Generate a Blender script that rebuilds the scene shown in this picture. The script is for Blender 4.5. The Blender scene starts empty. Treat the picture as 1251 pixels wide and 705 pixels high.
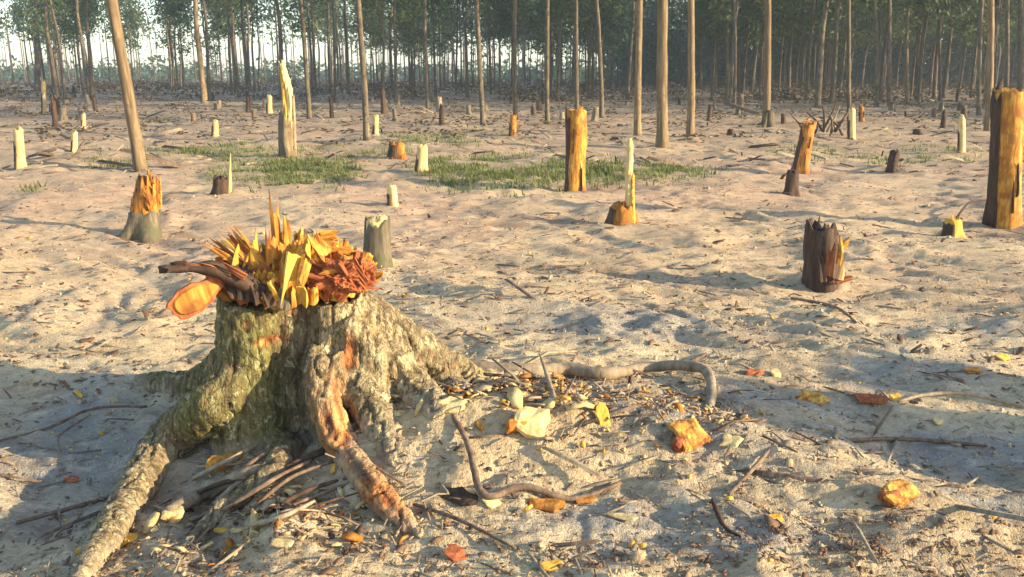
import bpy, bmesh, math, random
import numpy as np
from mathutils import Vector, Matrix, Quaternion

random.seed(11)
rng = np.random.default_rng(11)
C = bpy.context.scene.collection
SC = bpy.context.scene

# ------------------------------------------------------------------ camera, sky, sun, exposure
IW, IH, F = 1251.0, 705.0, 1083.0
HORIZON = 92.0
PITCH = math.atan((IH / 2 - HORIZON) / F)
CAMH = 1.3
cam_d = bpy.data.cameras.new('camera')
cam_d.sensor_width = 36
cam_d.lens = F / IW * 36
cam_d.clip_start = 0.05
cam_d.clip_end = 3000
cam = bpy.data.objects.new('camera', cam_d)
cam.location = (0, 0, CAMH)
cam.rotation_euler = (math.pi / 2 - PITCH, 0, 0)
C.objects.link(cam)
SC.camera = cam

SUN_EL = math.radians(16.0)
SUN_AZ = math.radians(108.0)          # clockwise from +Y: behind the camera, to the right
sun_dir = Vector((math.sin(SUN_AZ) * math.cos(SUN_EL), math.cos(SUN_AZ) * math.cos(SUN_EL), math.sin(SUN_EL)))
world = bpy.data.worlds.new('World')
SC.world = world
world.use_nodes = True
wn = world.node_tree
bg = wn.nodes['Background']
sky = wn.nodes.new('ShaderNodeTexSky')
sky.sky_type = 'NISHITA'
sky.sun_disc = False
sky.sun_elevation = SUN_EL
sky.sun_rotation = SUN_AZ
sky.altitude = 0
sky.air_density = 1.0
sky.dust_density = 0.7
sky.ozone_density = 1.4
wn.links.new(sky.outputs[0], bg.inputs[0])
bg.inputs[1].default_value = 0.15
sl = bpy.data.lights.new('sun', 'SUN')
sl.energy = 4.4
sl.angle = math.radians(0.5)
sl.color = (1.0, 0.82, 0.54)
sun = bpy.data.objects.new('sun', sl)
sun.rotation_euler = (-sun_dir).to_track_quat('-Z', 'Y').to_euler()
sun.location = (20, -16, 30)
C.objects.link(sun)
SC.view_settings.view_transform = 'Standard'
SC.view_settings.look = 'None'
SC.view_settings.gamma = 1
SC.view_settings.exposure = 1.52

# ------------------------------------------------------------------ measuring helpers
CP, SP = math.cos(PITCH), math.sin(PITCH)


def ray(px, py):
    x = (px - IW / 2) / F
    v = (IH / 2 - py) / F
    return Vector((x, CP + v * SP, -SP + v * CP))


def G(px, py, z=0.0):
    d = ray(px, py)
    t = (z - CAMH) / d.z
    return Vector((d.x * t, d.y * t, z))


def S(px, py, Y):
    d = ray(px, py)
    t = Y / d.y
    return Vector((d.x * t, Y, CAMH + d.z * t))


def px_size(p):
    """metres per photo pixel at a point"""
    return (p.y * CP + (CAMH - p.z) * SP) / F


# ------------------------------------------------------------------ noise (numpy)
def _h(ix, iy, iz, seed):
    n = (ix.astype(np.int64) * 374761393 + iy.astype(np.int64) * 668265263 + iz.astype(np.int64) * 2147483647
         + seed * 974634777) & 0xFFFFFFFF
    n = ((n ^ (n >> 13)) * 1274126177) & 0xFFFFFFFF
    n = ((n ^ (n >> 16)) * 2246822519) & 0xFFFFFFFF
    return (n ^ (n >> 15)) / 4294967295.0


def n3(x, y, z, seed=0):
    x = np.asarray(x, float); y = np.asarray(y, float); z = np.asarray(z, float)
    ix, iy, iz = np.floor(x), np.floor(y), np.floor(z)
    fx, fy, fz = x - ix, y - iy, z - iz
    fx = fx * fx * fx * (fx * (fx * 6 - 15) + 10); fy = fy * fy * fy * (fy * (fy * 6 - 15) + 10); fz = fz * fz * fz * (fz * (fz * 6 - 15) + 10)
    r = 0
    for a in (0, 1):
        for b in (0, 1):
            for c in (0, 1):
                w = (fx if a else 1 - fx) * (fy if b else 1 - fy) * (fz if c else 1 - fz)
                r = r + w * _h(ix + a, iy + b, iz + c, seed)
    return r * 2 - 1


def n2(x, y, seed=0):
    """gradient noise, about -1..1"""
    x = np.asarray(x, float); y = np.asarray(y, float)
    ix, iy = np.floor(x), np.floor(y)
    fx, fy = x - ix, y - iy
    z = np.zeros_like(ix)
    u = fx * fx * fx * (fx * (fx * 6 - 15) + 10); v = fy * fy * fy * (fy * (fy * 6 - 15) + 10)

    def g(a, b):
        t = _h(ix + a, iy + b, z, seed) * 2 * math.pi
        return np.cos(t) * (fx - a) + np.sin(t) * (fy - b)
    return 1.5 * ((g(0, 0) * (1 - u) + g(1, 0) * u) * (1 - v) + (g(0, 1) * (1 - u) + g(1, 1) * u) * v)


def gauss(x, y, p, s, a):
    return a * np.exp(-((x - p.x) ** 2 + (y - p.y) ** 2) / (2 * s * s))


STUMP = Vector((G(360, 540).x * 1.0, 3.12, 0))
M_HEAP = [(G(360, 560), .34, .05), (G(550, 550), .27, .17), (G(690, 560), .24, .09), (G(820, 575), .24, .06), (G(690, 400), .55, .05), (G(1000, 640), .4, .05),
          (G(390, 660), .25, .05), (G(900, 560), .28, .03), (G(650, 520), .2, .03), (G(1095, 625), .16, .03),
          (G(800, 640), .2, -.04), (G(50, 580), .42, -.15), (G(1190, 565), .33, -.06), (G(1120, 510), .4, -.03)]


def hgt(x, y):
    x = np.asarray(x, float); y = np.asarray(y, float)
    r = np.hypot(x, y)
    near = np.clip((26 - r) / 20, 0, 1)
    mid = np.clip((60 - r) / 45, 0, 1)
    wx = x + .25 * n2(x * .8, y * .8, 5); wy = y + .25 * n2(x * .8, y * .8, 6)
    h = .05 * n2(x * .35, y * .35, 1) + .045 * n2(wx * .9, wy * 1.3, 2)
    # drag marks: long low ridges running away to the left
    a = wx * .62 + wy * .78; b = -wx * .78 + wy * .62
    rid = 1 - np.abs(n2(a * 2.3, b * .9, 3))
    h = h + (.078 * (rid - .7)) * (.35 + .65 * mid)
    rid2 = 1 - np.abs(n2(wx * 2.6, wy * 4.2, 8))
    h = h + .035 * (rid2 - .7) * mid
    h = h + .010 * (1 - 2 * np.abs(n2(a * 8, b * 1.6, 11))) * near + .004 * (1 - 2 * np.abs(n2(a * 19, b * 3.5, 12))) * near
    h = h + .012 * n2(wx * 5, wy * 7.5, 4) * mid
    h = h + .006 * n2(x * 12 + wx * 3, y * 15, 7) * near
    h = h + .0045 * n2(x * 28, y * 33, 9) * near
    h = h + .0022 * n2(x * 60, y * 66, 10) * np.clip((9 - r) / 6, 0, 1)
    rough = gauss(x, y, G(640, 530), .5, 1) + gauss(x, y, G(400, 610), .35, 1) + gauss(x, y, G(850, 560), .4, .7)
    h = h + rough * (.013 * n2(x * 8.5, y * 8.5, 14) + .009 * np.abs(n2(x * 19, y * 19, 15)))
    for p, s, amp in M_HEAP:
        h = h + gauss(x, y, p, s, amp)
    return h


def hz(p):
    return float(hgt(np.array([p.x]), np.array([p.y]))[0])


def GP(px, py, lift=0.0):
    """ground point under a photo pixel, on the relief"""
    p = G(px, py)
    for _ in range(3):
        p = G(px, py, hz(p))
    p.z = hz(p) + lift
    return p


# ------------------------------------------------------------------ materials
def new_mat(name):
    m = bpy.data.materials.new(name)
    m.use_nodes = True
    nt = m.node_tree
    b = nt.nodes['Principled BSDF']
    b.inputs['Roughness'].default_value = .85
    if 'Specular IOR Level' in b.inputs:
        b.inputs['Specular IOR Level'].default_value = .25
    return m, nt, b


def nd(nt, t, **kw):
    n = nt.nodes.new(t)
    for k, v in kw.items():
        if k in n.inputs:
            n.inputs[k].default_value = v
        else:
            setattr(n, k, v)
    return n


def coords(nt, scale, kind='Object'):
    tc = nd(nt, 'ShaderNodeTexCoord')
    mp = nd(nt, 'ShaderNodeMapping')
    mp.inputs['Scale'].default_value = scale
    nt.links.new(tc.outputs[kind], mp.inputs[0])
    return mp.outputs[0]


def noise(nt, vec, scale, detail=4, rough=.6, dist=0):
    n = nd(nt, 'ShaderNodeTexNoise')
    n.inputs['Scale'].default_value = scale
    n.inputs['Detail'].default_value = detail
    n.inputs['Roughness'].default_value = rough
    n.inputs['Distortion'].default_value = dist
    nt.links.new(vec, n.inputs['Vector'])
    return n.outputs['Fac']


def ramp(nt, fac, stops):
    r = nd(nt, 'ShaderNodeValToRGB')
    e = r.color_ramp.elements
    while len(e) < len(stops):
        e.new(.5)
    for el, (p, c) in zip(e, stops):
        el.position = p
        el.color = (*c, 1) if len(c) == 3 else c
    nt.links.new(fac, r.inputs[0])
    return r.outputs[0]


def mix(nt, fac, a, b, mode='MIX'):
    m = nd(nt, 'ShaderNodeMix', data_type='RGBA', blend_type=mode)
    for i, v in ((0, fac), (6, a), (7, b)):
        if isinstance(v, (int, float)):
            m.inputs[i].default_value = v
        elif isinstance(v, tuple):
            m.inputs[i].default_value = (*v, 1)
        else:
            nt.links.new(v, m.inputs[i])
    return m.outputs[2]


def bump(nt, b, h, strength, dist):
    n = nd(nt, 'ShaderNodeBump')
    n.inputs['Strength'].default_value = strength
    n.inputs['Distance'].default_value = dist
    nt.links.new(h, n.inputs['Height'])
    nt.links.new(n.outputs[0], b.inputs['Normal'])


def attr(nt, name):
    a = nd(nt, 'ShaderNodeAttribute')
    a.attribute_name = name
    return a.outputs['Fac']


def streaky(name, c_dark, c_mid, c_light, sc=(22, 22, 3), nscale=1.6, rough=.8, bdist=.006, spots=None):
    """wood or bark whose grain follows the object's own z axis"""
    m, nt, b = new_mat(name)
    v = coords(nt, sc)
    f = noise(nt, v, nscale, 5, .65)
    v2 = coords(nt, (1, 1, 1))
    f2 = noise(nt, v2, 7, 3, .6)
    col = ramp(nt, f, [(.28, c_dark), (.5, c_mid), (.72, c_light)])
    oi = nd(nt, 'ShaderNodeObjectInfo')
    tone = ramp(nt, oi.outputs['Random'], [(0, (.78, .76, .74)), (1, (1.1, 1.08, 1.04))])
    col = mix(nt, 1.0, col, tone, 'MULTIPLY')
    if spots:
        k = ramp(nt, f2, [(.5, (0, 0, 0)), (.62, (1, 1, 1))])
        col = mix(nt, k, col, spots)
    nt.links.new(col, b.inputs['Base Color'])
    b.inputs['Roughness'].default_value = rough
    bump(nt, b, f, .6, bdist)
    return m


M = {}
M['orange'] = streaky('orange wood', (.17, .055, .012), (.42, .165, .025), (.60, .31, .065), spots=(.20, .07, .018), nscale=2)
M['yellow'] = streaky('yellow wood', (.40, .17, .025), (.64, .36, .05), (.74, .50, .13), nscale=2)
M['amber'] = streaky('amber wood', (.15, .05, .010), (.46, .20, .026), (.68, .42, .10), nscale=2.4, spots=(.26, .10, .02))
M['pale'] = streaky('pale wood', (.40, .25, .085), (.62, .45, .19), (.74, .60, .34), nscale=2)
M['red'] = streaky('red inner bark', (.13, .03, .014), (.30, .085, .03), (.44, .17, .06), nscale=2)
M['dark'] = streaky('dark bark', (.025, .017, .012), (.065, .038, .025), (.13, .076, .048))
M['grey'] = streaky('grey bark', (.055, .044, .03), (.15, .12, .078), (.27, .22, .14), spots=(.10, .09, .045))
M['stick'] = streaky('weathered stick', (.15, .11, .07), (.28, .215, .14), (.40, .32, .21))
M['trunk'] = streaky('tree bark', (.045, .035, .025), (.125, .095, .06), (.25, .19, .12), sc=(14, 14, 1.2), spots=(.07, .055, .04))
M['trunk_warm'] = streaky('peeling tree bark', (.06, .042, .024), (.20, .138, .07), (.36, .265, .15), sc=(14, 14, 1.1), spots=(.16, .105, .055))
M['leafdry'] = streaky('dead leaves', (.07, .04, .025), (.15, .085, .05), (.24, .14, .08))
def torn_mat():
    m, nt, b = new_mat('fresh torn wood')
    f = noise(nt, coords(nt, (30, 30, 9)), 1.5, 6, .7, .4)
    f2 = noise(nt, coords(nt, (1, 1, 1)), 13, 4, .65, .5)
    c1 = ramp(nt, f, [(.30, (.22, .075, .014)), (.43, (.48, .20, .025)), (.55, (.64, .35, .05)), (.68, (.76, .53, .15))])
    c2 = ramp(nt, f, [(.36, (.08, .025, .01)), (.5, (.28, .085, .022)), (.64, (.50, .22, .05))])
    col = mix(nt, ramp(nt, f2, [(.45, (0, 0, 0)), (.57, (.95, .95, .95))]), c1, c2)
    nt.links.new(col, b.inputs['Base Color'])
    b.inputs['Roughness'].default_value = .6
    bump(nt, b, f, .9, .012)
    return m


M['torn'] = torn_mat()
M['twig'] = streaky('twig', (.08, .05, .035), (.16, .105, .07), (.28, .20, .13))


def leafmat(name, c1, c2, c3, trans=.35):
    m, nt, b = new_mat(name)
    v = coords(nt, (1, 1, 1))
    f = noise(nt, v, 1.3, 4, .75)
    oi = nd(nt, 'ShaderNodeObjectInfo')
    col = ramp(nt, f, [(.3, c1), (.5, c2), (.7, c3)])
    tone = ramp(nt, oi.outputs['Random'], [(0, (.75, .8, .75)), (1, (1.15, 1.1, 1))])
    col = mix(nt, 1.0, col, tone, 'MULTIPLY')
    nt.links.new(col, b.inputs['Base Color'])
    b.inputs['Roughness'].default_value = .6
    tr = nd(nt, 'ShaderNodeBsdfTranslucent')
    nt.links.new(col, tr.inputs[0])
    ms = nd(nt, 'ShaderNodeMixShader')
    ms.inputs[0].default_value = trans
    nt.links.new(b.outputs[0], ms.inputs[1]); nt.links.new(tr.outputs[0], ms.inputs[2])
    nt.links.new(ms.outputs[0], nt.nodes['Material Output'].inputs[0])
    return m


M['leaf'] = leafmat('tree leaves', (.04, .065, .024), (.085, .12, .04), (.12, .15, .055))
M['farleaf'] = leafmat('far tree leaves', (.04, .07, .04), (.07, .11, .05), (.10, .14, .06))
M['grass'] = leafmat('short grass', (.09, .115, .035), (.155, .18, .06), (.26, .25, .11))
M['scrub'] = leafmat('dry scrub', (.06, .04, .025), (.10, .07, .04), (.12, .10, .045), .2)

# ground: sand, litter and painted blue-grey shade
gm, nt, gb = new_mat('sandy ground')
v = coords(nt, (1, 1, 1))
f1 = noise(nt, v, .7, 5, .6, .3)
f2 = noise(nt, v, 9, 6, .7)
f3 = noise(nt, coords(nt, (14, 34, 14)), 1.4, 5, .75, .6)
f4 = noise(nt, v, 95, 3, .7)
col = ramp(nt, f1, [(.32, (.34, .245, .14)), (.47, (.52, .385, .21)), (.62, (.67, .52, .29))])
col = mix(nt, attr(nt, 'pink'), col, (.52, .33, .205))
col = mix(nt, attr(nt, 'shade_grey'), col, (.215, .23, .23))  # blue-grey shade painted into the sand colour
col = mix(nt, attr(nt, 'litter'), col, mix(nt, ramp(nt, f1, [(.4, (0, 0, 0)), (.6, (1, 1, 1))]), (.15, .092, .058), (.27, .175, .108)))
col = mix(nt, ramp(nt, f2, [(.44, (0, 0, 0)), (.62, (.4, .4, .4))]), col, (.40, .285, .18))
f5 = noise(nt, coords(nt, (1.4, 4.2, 1)), 4.2, 6, .78, .8)
col = mix(nt, ramp(nt, f5, [(.52, (0, 0, 0)), (.62, (.65, .65, .65))]), col, (.25, .165, .105))
f6 = noise(nt, coords(nt, (1.2, 3.4, 1)), 3.1, 6, .75, .5)
col = mix(nt, ramp(nt, f6, [(.52, (0, 0, 0)), (.64, (.6, .6, .6))]), col, (.66, .53, .34))
col = mix(nt, ramp(nt, f3, [(.53, (0, 0, 0)), (.65, (.65, .65, .65))]), col, (.23, .16, .10))
col = mix(nt, ramp(nt, f4, [(.60, (0, 0, 0)), (.69, (.55, .55, .55))]), col, (.24, .17, .11))
col = mix(nt, ramp(nt, f4, [(.32, (.55, .55, .55)), (.42, (0, 0, 0))]), col, (.68, .57, .38))
gn = nd(nt, 'ShaderNodeMath', operation='MULTIPLY')
nt.links.new(attr(nt, 'green'), gn.inputs[0])
nt.links.new(ramp(nt, f2, [(.35, (.2, .2, .2)), (.6, (1, 1, 1))]), gn.inputs[1])
col = mix(nt, gn.outputs[0], col, (.16, .175, .07))
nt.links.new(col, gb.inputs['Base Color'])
gb.inputs['Roughness'].default_value = .95
bm1 = nd(nt, 'ShaderNodeMath', operation='ADD')
nt.links.new(f4, bm1.inputs[0]); nt.links.new(f3, bm1.inputs[1])
bump(nt, gb, bm1.outputs[0], .8, .016)
M['ground'] = gm


# ------------------------------------------------------------------ object helpers
def obj(name, me_or_bm, mat, parent=None, smooth=False):
    if isinstance(me_or_bm, bmesh.types.BMesh):
        me = bpy.data.meshes.new(name)
        me_or_bm.to_mesh(me); me_or_bm.free()
    else:
        me = me_or_bm
    if mat is not None and not me.materials:
        for k in (mat if isinstance(mat, (list, tuple)) else [mat]):
            me.materials.append(M[k] if isinstance(k, str) else k)
    if smooth:
        me.polygons.foreach_set('use_smooth', [True] * len(me.polygons))
    o = bpy.data.objects.new(name, me)
    C.objects.link(o)
    if parent:
        o.parent = parent
    return o


def thing(name, label, cat, loc=(0, 0, 0), rot=None, group=None):
    o = bpy.data.objects.new(name, None)
    o.empty_display_size = .1
    C.objects.link(o)
    o.location = loc
    if rot is not None:
        o.rotation_euler = rot
    return tag(o, label, cat, group)


def tag(o, label, cat, group=None, kind=None):
    if label: o['label'] = label
    if cat: o['category'] = cat
    if group: o['group'] = group
    if kind: o['kind'] = kind
    return o


def mesh_np(name, verts, faces, smooth=False):
    me = bpy.data.meshes.new(name)
    verts = np.asarray(verts, np.float32); faces = np.asarray(faces, np.int32)
    k = faces.shape[1]
    me.vertices.add(len(verts)); me.vertices.foreach_set('co', verts.ravel())
    me.loops.add(faces.size); me.loops.foreach_set('vertex_index', faces.ravel())
    me.polygons.add(len(faces)); me.polygons.foreach_set('loop_start', np.arange(len(faces), dtype=np.int32) * k)
    if smooth:
        me.polygons.foreach_set('use_smooth', np.ones(len(faces), bool))
    me.update(calc_edges=True)
    me.validate()
    return me


def catmull(pts, n):
    """smooth a list of (Vector, radius) into n samples"""
    P = [(Vector(p), r) for p, r in pts]
    P = [P[0]] + P + [P[-1]]
    out = []
    m = len(P) - 3
    for i in range(n):
        t = i / (n - 1) * m
        k = min(int(t), m - 1); u = t - k
        a, b, c, d = P[k:k + 4]
        f = lambda a, b, c, d: .5 * (2 * b + (c - a) * u + (2 * a - 5 * b + 4 * c - d) * u * u + (3 * b - a - 3 * c + d) * u ** 3)
        out.append((f(a[0], b[0], c[0], d[0]), max(.0005, b[1] + (c[1] - b[1]) * u)))
    return out


def tube(bm, path, seg=8, flat=1.0, jit=0.0, cap=True, jag=0.0):
    """tapered tube along [(Vector, radius)]"""
    rings = []
    up = Vector((0, 0, 1))
    prev = None
    for i, (p, r) in enumerate(path):
        a = path[max(i - 1, 0)][0]; b = path[min(i + 1, len(path) - 1)][0]
        t = (b - a).normalized()
        if prev is None:
            ref = up if abs(t.z) < .9 else Vector((1, 0, 0))
            n = t.cross(ref).normalized()
        else:
            n = (prev - t * prev.dot(t)).normalized()
        prev = n
        bb = t.cross(n)
        ring = []
        for k in range(seg):
            q = 2 * math.pi * k / seg
            rr = r * (1 + random.uniform(-jit, jit))
            off = (n * math.cos(q) + bb * math.sin(q) * flat) * rr
            e = t * random.uniform(-jag, jag) if jag and i in (0, len(path) - 1) else Vector()
            ring.append(bm.verts.new(p + off + e))
        rings.append(ring)
    for A, B in zip(rings, rings[1:]):
        for k in range(seg):
            bm.faces.new((A[k], A[(k + 1) % seg], B[(k + 1) % seg], B[k]))
    if cap:
        bm.faces.new(list(reversed(rings[0]))); bm.faces.new(rings[-1])
    return rings


def tube_obj(name, pts, mat, parent=None, seg=8, n=None, flat=1., jit=.06, jag=0., smooth=True):
    bm = bmesh.new()
    path = catmull(pts, n or max(3, len(pts) * 4))
    tube(bm, path, seg, flat, jit, True, jag)
    bmesh.ops.recalc_face_normals(bm, faces=bm.faces)
    return obj(name, bm, mat, parent, smooth)


def shard_bm(length, width, thick, seed, bend=.1, rag=1.0):
    """a torn splinter along +z: parallel fibres of unequal length, ridged faces"""
    r = random.Random(seed)
    bm = bmesh.new()
    m = max(3, min(7, int(round(width / max(thick, 1e-4) * 2.6))))
    tips = [1 - rag * r.uniform(0, .34) for _ in range(m + 1)]
    tips[r.randrange(m + 1)] = 1.0 + .12 * rag
    roots = [r.uniform(-.06, .06) for _ in range(m + 1)]
    ridge = [r.uniform(-.35, .5) for _ in range(m + 1)]
    skew = r.uniform(-.25, .25) * rag
    n = 4
    F_, B_ = [], []
    for i in range(n):
        t = i / (n - 1)
        fr_, bk_ = [], []
        for k in range(m + 1):
            u = k / m - .5
            z = length * (roots[k] * (1 - t) + t * tips[k])
            w = width * (1 - .22 * t * t) * (1 + .1 * r.uniform(-1, 1) * rag)
            x = u * w + skew * width * t
            yo = bend * length * t * t - .35 * thick * (u * 2) ** 2
            th = thick * (1 - .45 * t) * (.35 if (t > .99) else 1) * (1 - .5 * abs(u * 2) ** 3)
            fr_.append(bm.verts.new((x, yo - th * .5 * (1 + ridge[k]), z)))
            bk_.append(bm.verts.new((x, yo + th * .5, z)))
        F_.append(fr_); B_.append(bk_)
    for i in range(n - 1):
        for k in range(m):
            bm.faces.new((F_[i][k], F_[i][k + 1], F_[i + 1][k + 1], F_[i + 1][k]))
            bm.faces.new((B_[i][k + 1], B_[i][k], B_[i + 1][k], B_[i + 1][k + 1]))
        bm.faces.new((B_[i][0], F_[i][0], F_[i + 1][0], B_[i + 1][0]))
        bm.faces.new((F_[i][m], B_[i][m], B_[i + 1][m], F_[i + 1][m]))
    for k in range(m):
        bm.faces.new((F_[-1][k], F_[-1][k + 1], B_[-1][k + 1], B_[-1][k]))
        bm.faces.new((B_[0][k], B_[0][k + 1], F_[0][k + 1], F_[0][k]))
    bmesh.ops.recalc_face_normals(bm, faces=bm.faces)
    return bm


def aim(a, b, roll=0.0):
    """matrix that puts +z along a->b"""
    q = (b - a).to_track_quat('Z', 'Y') @ Quaternion((0, 0, 1), roll)
    return Matrix.Translation(a) @ q.to_matrix().to_4x4()


def shard(name, a, b, width, thick, mat, parent, roll=0., seed=None, bend=.08, label=None, rag=1.0):
    a, b = Vector(a), Vector(b)
    bm = shard_bm((b - a).length, width, thick, seed if seed is not None else random.randrange(10 ** 6), bend, rag)
    o = obj(name, bm, mat, parent)
    o.matrix_local = aim(a, b, roll)
    if label:
        o['label'] = label
    return o


# ================================================================== THE SETTING
# ---- ground sheet (one mesh, finer near the clearing's front)
def ground():
    rad = [0.0]
    r = .3
    while r < 620:
        rad.append(r)
        r *= 1.05 if r < 1.4 else (1.0045 if r < 8 else (1.0075 if r < 60 else 1.06))
    rad = np.array(rad[1:])
    fr = np.radians(np.arange(-44, 44.01, .25)); bk = np.radians(np.arange(48, 313, 4.0))
    th = np.concatenate([fr, bk])
    R, T = np.meshgrid(rad, th, indexing='ij')
    X = R * np.sin(T); Y = R * np.cos(T)
    Z = hgt(X, Y)
    nr, nt_ = R.shape
    verts = np.stack([X.ravel(), Y.ravel(), Z.ravel()], 1)
    i, j = np.meshgrid(np.arange(nr - 1), np.arange(nt_), indexing='ij')
    jn = (j + 1) % nt_
    f = np.stack([i * nt_ + j, i * nt_ + jn, (i + 1) * nt_ + jn, (i + 1) * nt_ + j], -1).reshape(-1, 4)[:, ::-1]
    me = mesh_np('ground', verts, f, True)
    x, y = X.ravel(), Y.ravel()
    rr = np.hypot(x, y)
    nlo = n2(x * .5, y * .5, 21)
    pink = np.clip((rr - 4) / 4, 0, 1) * np.clip((34 - rr) / 12, 0, 1) * np.clip(.65 + .5 * n2(x * .7, y * .35, 22), 0, .9)
    p = G(600, 265)
    pink = np.maximum(pink, .95 * np.exp(-((x - p.x) / 1.1) ** 2 - ((y - p.y) / .55) ** 2) * (.6 + .4 * n2(x * 3, y * 3, 23)))
    edge = np.where(x > 0, 34, 42) + 8 * n2(x * .12, y * .12, 24)
    litter = np.clip((rr - 9 - 4 * n2(x * .25, y * .18, 35)) / 24, 0, .95) * np.clip(.9 + .5 * n2(x * .5, y * .3, 36), 0, 1)
    litter = np.maximum(litter, np.clip(n2(x * .9, y * 1.6, 25) * 1.6 - .55, 0, .6) * np.clip(rr / 8, 0, 1))
    shade_grey = np.clip(n2(x * .8, y * 1.0, 26) * 1.5 - .35, 0, .8) * np.clip((7 - rr) / 3, 0, 1)
    for q, sx, sy, a in ((G(70, 520), .75, .6, .8), (G(1130, 535), .55, .2, .85), (G(960, 500), .4, .15, .8), (G(1110, 460), .4, .25, .7), (G(790, 650), .3, .12, .8), (G(860, 680), .4, .1, .7), (G(1230, 600), .3, .12, .7), (G(850, 415), .5, .3, .6)):  # patches of cool shade painted over the near sand, left and right
        shade_grey = np.maximum(shade_grey, a * np.clip(1.5 * np.exp(-((x - q.x) / sx) ** 2 - ((y - q.y) / sy) ** 2) * (.75 + .5 * n2(x * 3, y * 4, 29)), 0, 1))
    green = np.zeros_like(x)
    for (cx, cy, rx, ry, a) in GRASS:
        c = G(cx, cy); w = rx * px_size(c); d = abs(G(cx, cy - ry).y - G(cx, cy + ry).y) / 2
        green = np.maximum(green, a * np.exp(-(((x - c.x) / w) ** 2 + ((y - c.y) / d) ** 2) * .9) * np.clip(.75 + .6 * n2(x * 2, y * 2, 27), 0, 1))
    for nm, arr in (('pink', pink), ('litter', litter), ('shade_grey', np.clip(shade_grey, 0, 1)), ('green', np.clip(green, 0, .9))):
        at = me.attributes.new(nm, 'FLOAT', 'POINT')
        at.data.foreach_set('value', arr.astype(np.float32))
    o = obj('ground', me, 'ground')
    o['kind'] = 'structure'


GRASS = [(365, 212, 75, 12, .9), (600, 212, 95, 13, .85), (720, 212, 60, 10, .85), (800, 212, 55, 8, .9), (270, 186, 90, 8, .6), (460, 186, 60, 8, .6),
         (545, 170, 70, 8, .5), (1120, 192, 90, 8, .5), (560, 196, 60, 7, .5), (130, 200, 40, 5, .4), (1010, 185, 60, 6, .3), (60, 232, 40, 4, .3)]
ground()


# ---- stuff scattered over the ground
def scatter(name, n, mat, size, aspect, dmin, dmax, tilt, seed, power=1.0, thick=0.0, sink=.0):
    """many loose flakes, lumps or twigs lying on the sand"""
    rg = np.random.default_rng(seed)
    u = rg.random(n)
    d = dmin * (dmax / dmin) ** (u ** power)
    t = np.radians(rg.uniform(-37, 37, n))
    x = d * np.sin(t); y = d * np.cos(t)
    keep = n2(x * 1.1, y * 1.5, seed + 40) + rg.uniform(-.55, .55, n) > -.05
    x, y, d = x[keep], y[keep], d[keep]
    n = len(x)
    z = hgt(x, y)
    s = size * rg.lognormal(0, .55, n) * (1 + d * .02)
    a = rg.random(n) * 2 * math.pi
    L = s; Wd = s * aspect * rg.uniform(.6, 1.5, n)
    ca, sa = np.cos(a), np.sin(a)
    tl = rg.normal(0, tilt, n)
    ux = np.stack([ca, sa, np.sin(tl)], 1); vx = np.stack([-sa, ca, rg.normal(0, tilt, n)], 1)
    c = np.stack([x, y, z + np.abs(np.sin(tl)) * L * .5 + .002 - sink * s], 1)
    th = (s * thick)[:, None] * np.array([[0, 0, 1.0]]) + np.array([[0, 0, .002]])
    V = []
    j = lambda: rg.uniform(.7, 1.25, n)[:, None]
    for k, (p, q) in enumerate(((-.5, -.35), (.4, -.5), (.55, .3), (-.35, .5))):
        V.append(c + ux * (L * p)[:, None] * j() + vx * (Wd * q)[:, None] * j())
    base = np.stack(V, 1)                        # n,4,3
    top = base * .8 + c[:, None, :] * .2 + th[:, None, :]
    verts = np.concatenate([base, top], 1).reshape(-1, 3)
    o8 = (np.arange(n) * 8)[:, None]
    fs = [[4, 5, 6, 7], [0, 1, 5, 4], [1, 2, 6, 5], [2, 3, 7, 6], [3, 0, 4, 7]]
    faces = np.concatenate([o8 + np.array([f]) for f in fs], 0)
    me = mesh_np(name, verts, faces)
    o = obj(name, me, mat)
    tag(o, None, None, None, 'stuff')
    return o


def labelled(o, label, cat):
    o['label'] = label; o['category'] = cat


labelled(scatter('bark_litter', 18000, 'twig', .010, .3, 1.7, 30, .25, 3, .9, .08), 'dark bark crumbs littering the sandy clearing', 'bark litter')
labelled(scatter('dry_leaves', 10000, 'stick', .014, .4, 1.7, 28, .3, 4, .9, .08), 'dry tan leaf and bark flakes littering the sand', 'dry leaves')
labelled(scatter('wood_chips', 450, 'yellow', .012, .45, 1.8, 14, .3, 5, 1.0, .25), 'small yellow wood chips scattered over the sand', 'wood chips')
labelled(scatter('bark_chips', 900, 'leafdry', .011, .4, 1.8, 16, .3, 6, 1.0, .2), 'small reddish bark chips scattered over the sand', 'bark chips')
labelled(scatter('sand_clods', 7000, 'ground', .0065, .8, 1.7, 12, .2, 7, .9, .5, .2), 'crumbly clods of pale sand across the clearing', 'sand clods')
labelled(scatter('twig_litter', 1500, 'twig', .07, .05, 1.7, 24, .12, 8, .9, .03), 'thin dark twigs strewn over the sand', 'twigs')
labelled(scatter('straw_litter', 1500, 'stick', .075, .05, 1.7, 20, .12, 9, .9, .03), 'thin straw coloured stalks strewn over the sand', 'straw')

labelled(scatter('branch_litter', 2600, 'twig', .13, .08, 13, 62, .22, 14, 1.0, .06), 'dark broken branches littering the far ground before the forest', 'branches')
labelled(scatter('branch_litter', 1500, 'stick', .12, .08, 13, 62, .2, 15, 1.0, .06), 'pale broken branches littering the far ground before the forest', 'branches')
labelled(scatter('leaf_litter', 14000, 'leafdry', .02, .4, 4, 60, .3, 16, 1.0, .04), 'reddish brown dead leaves over the far ground before the forest', 'dead leaves')


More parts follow.
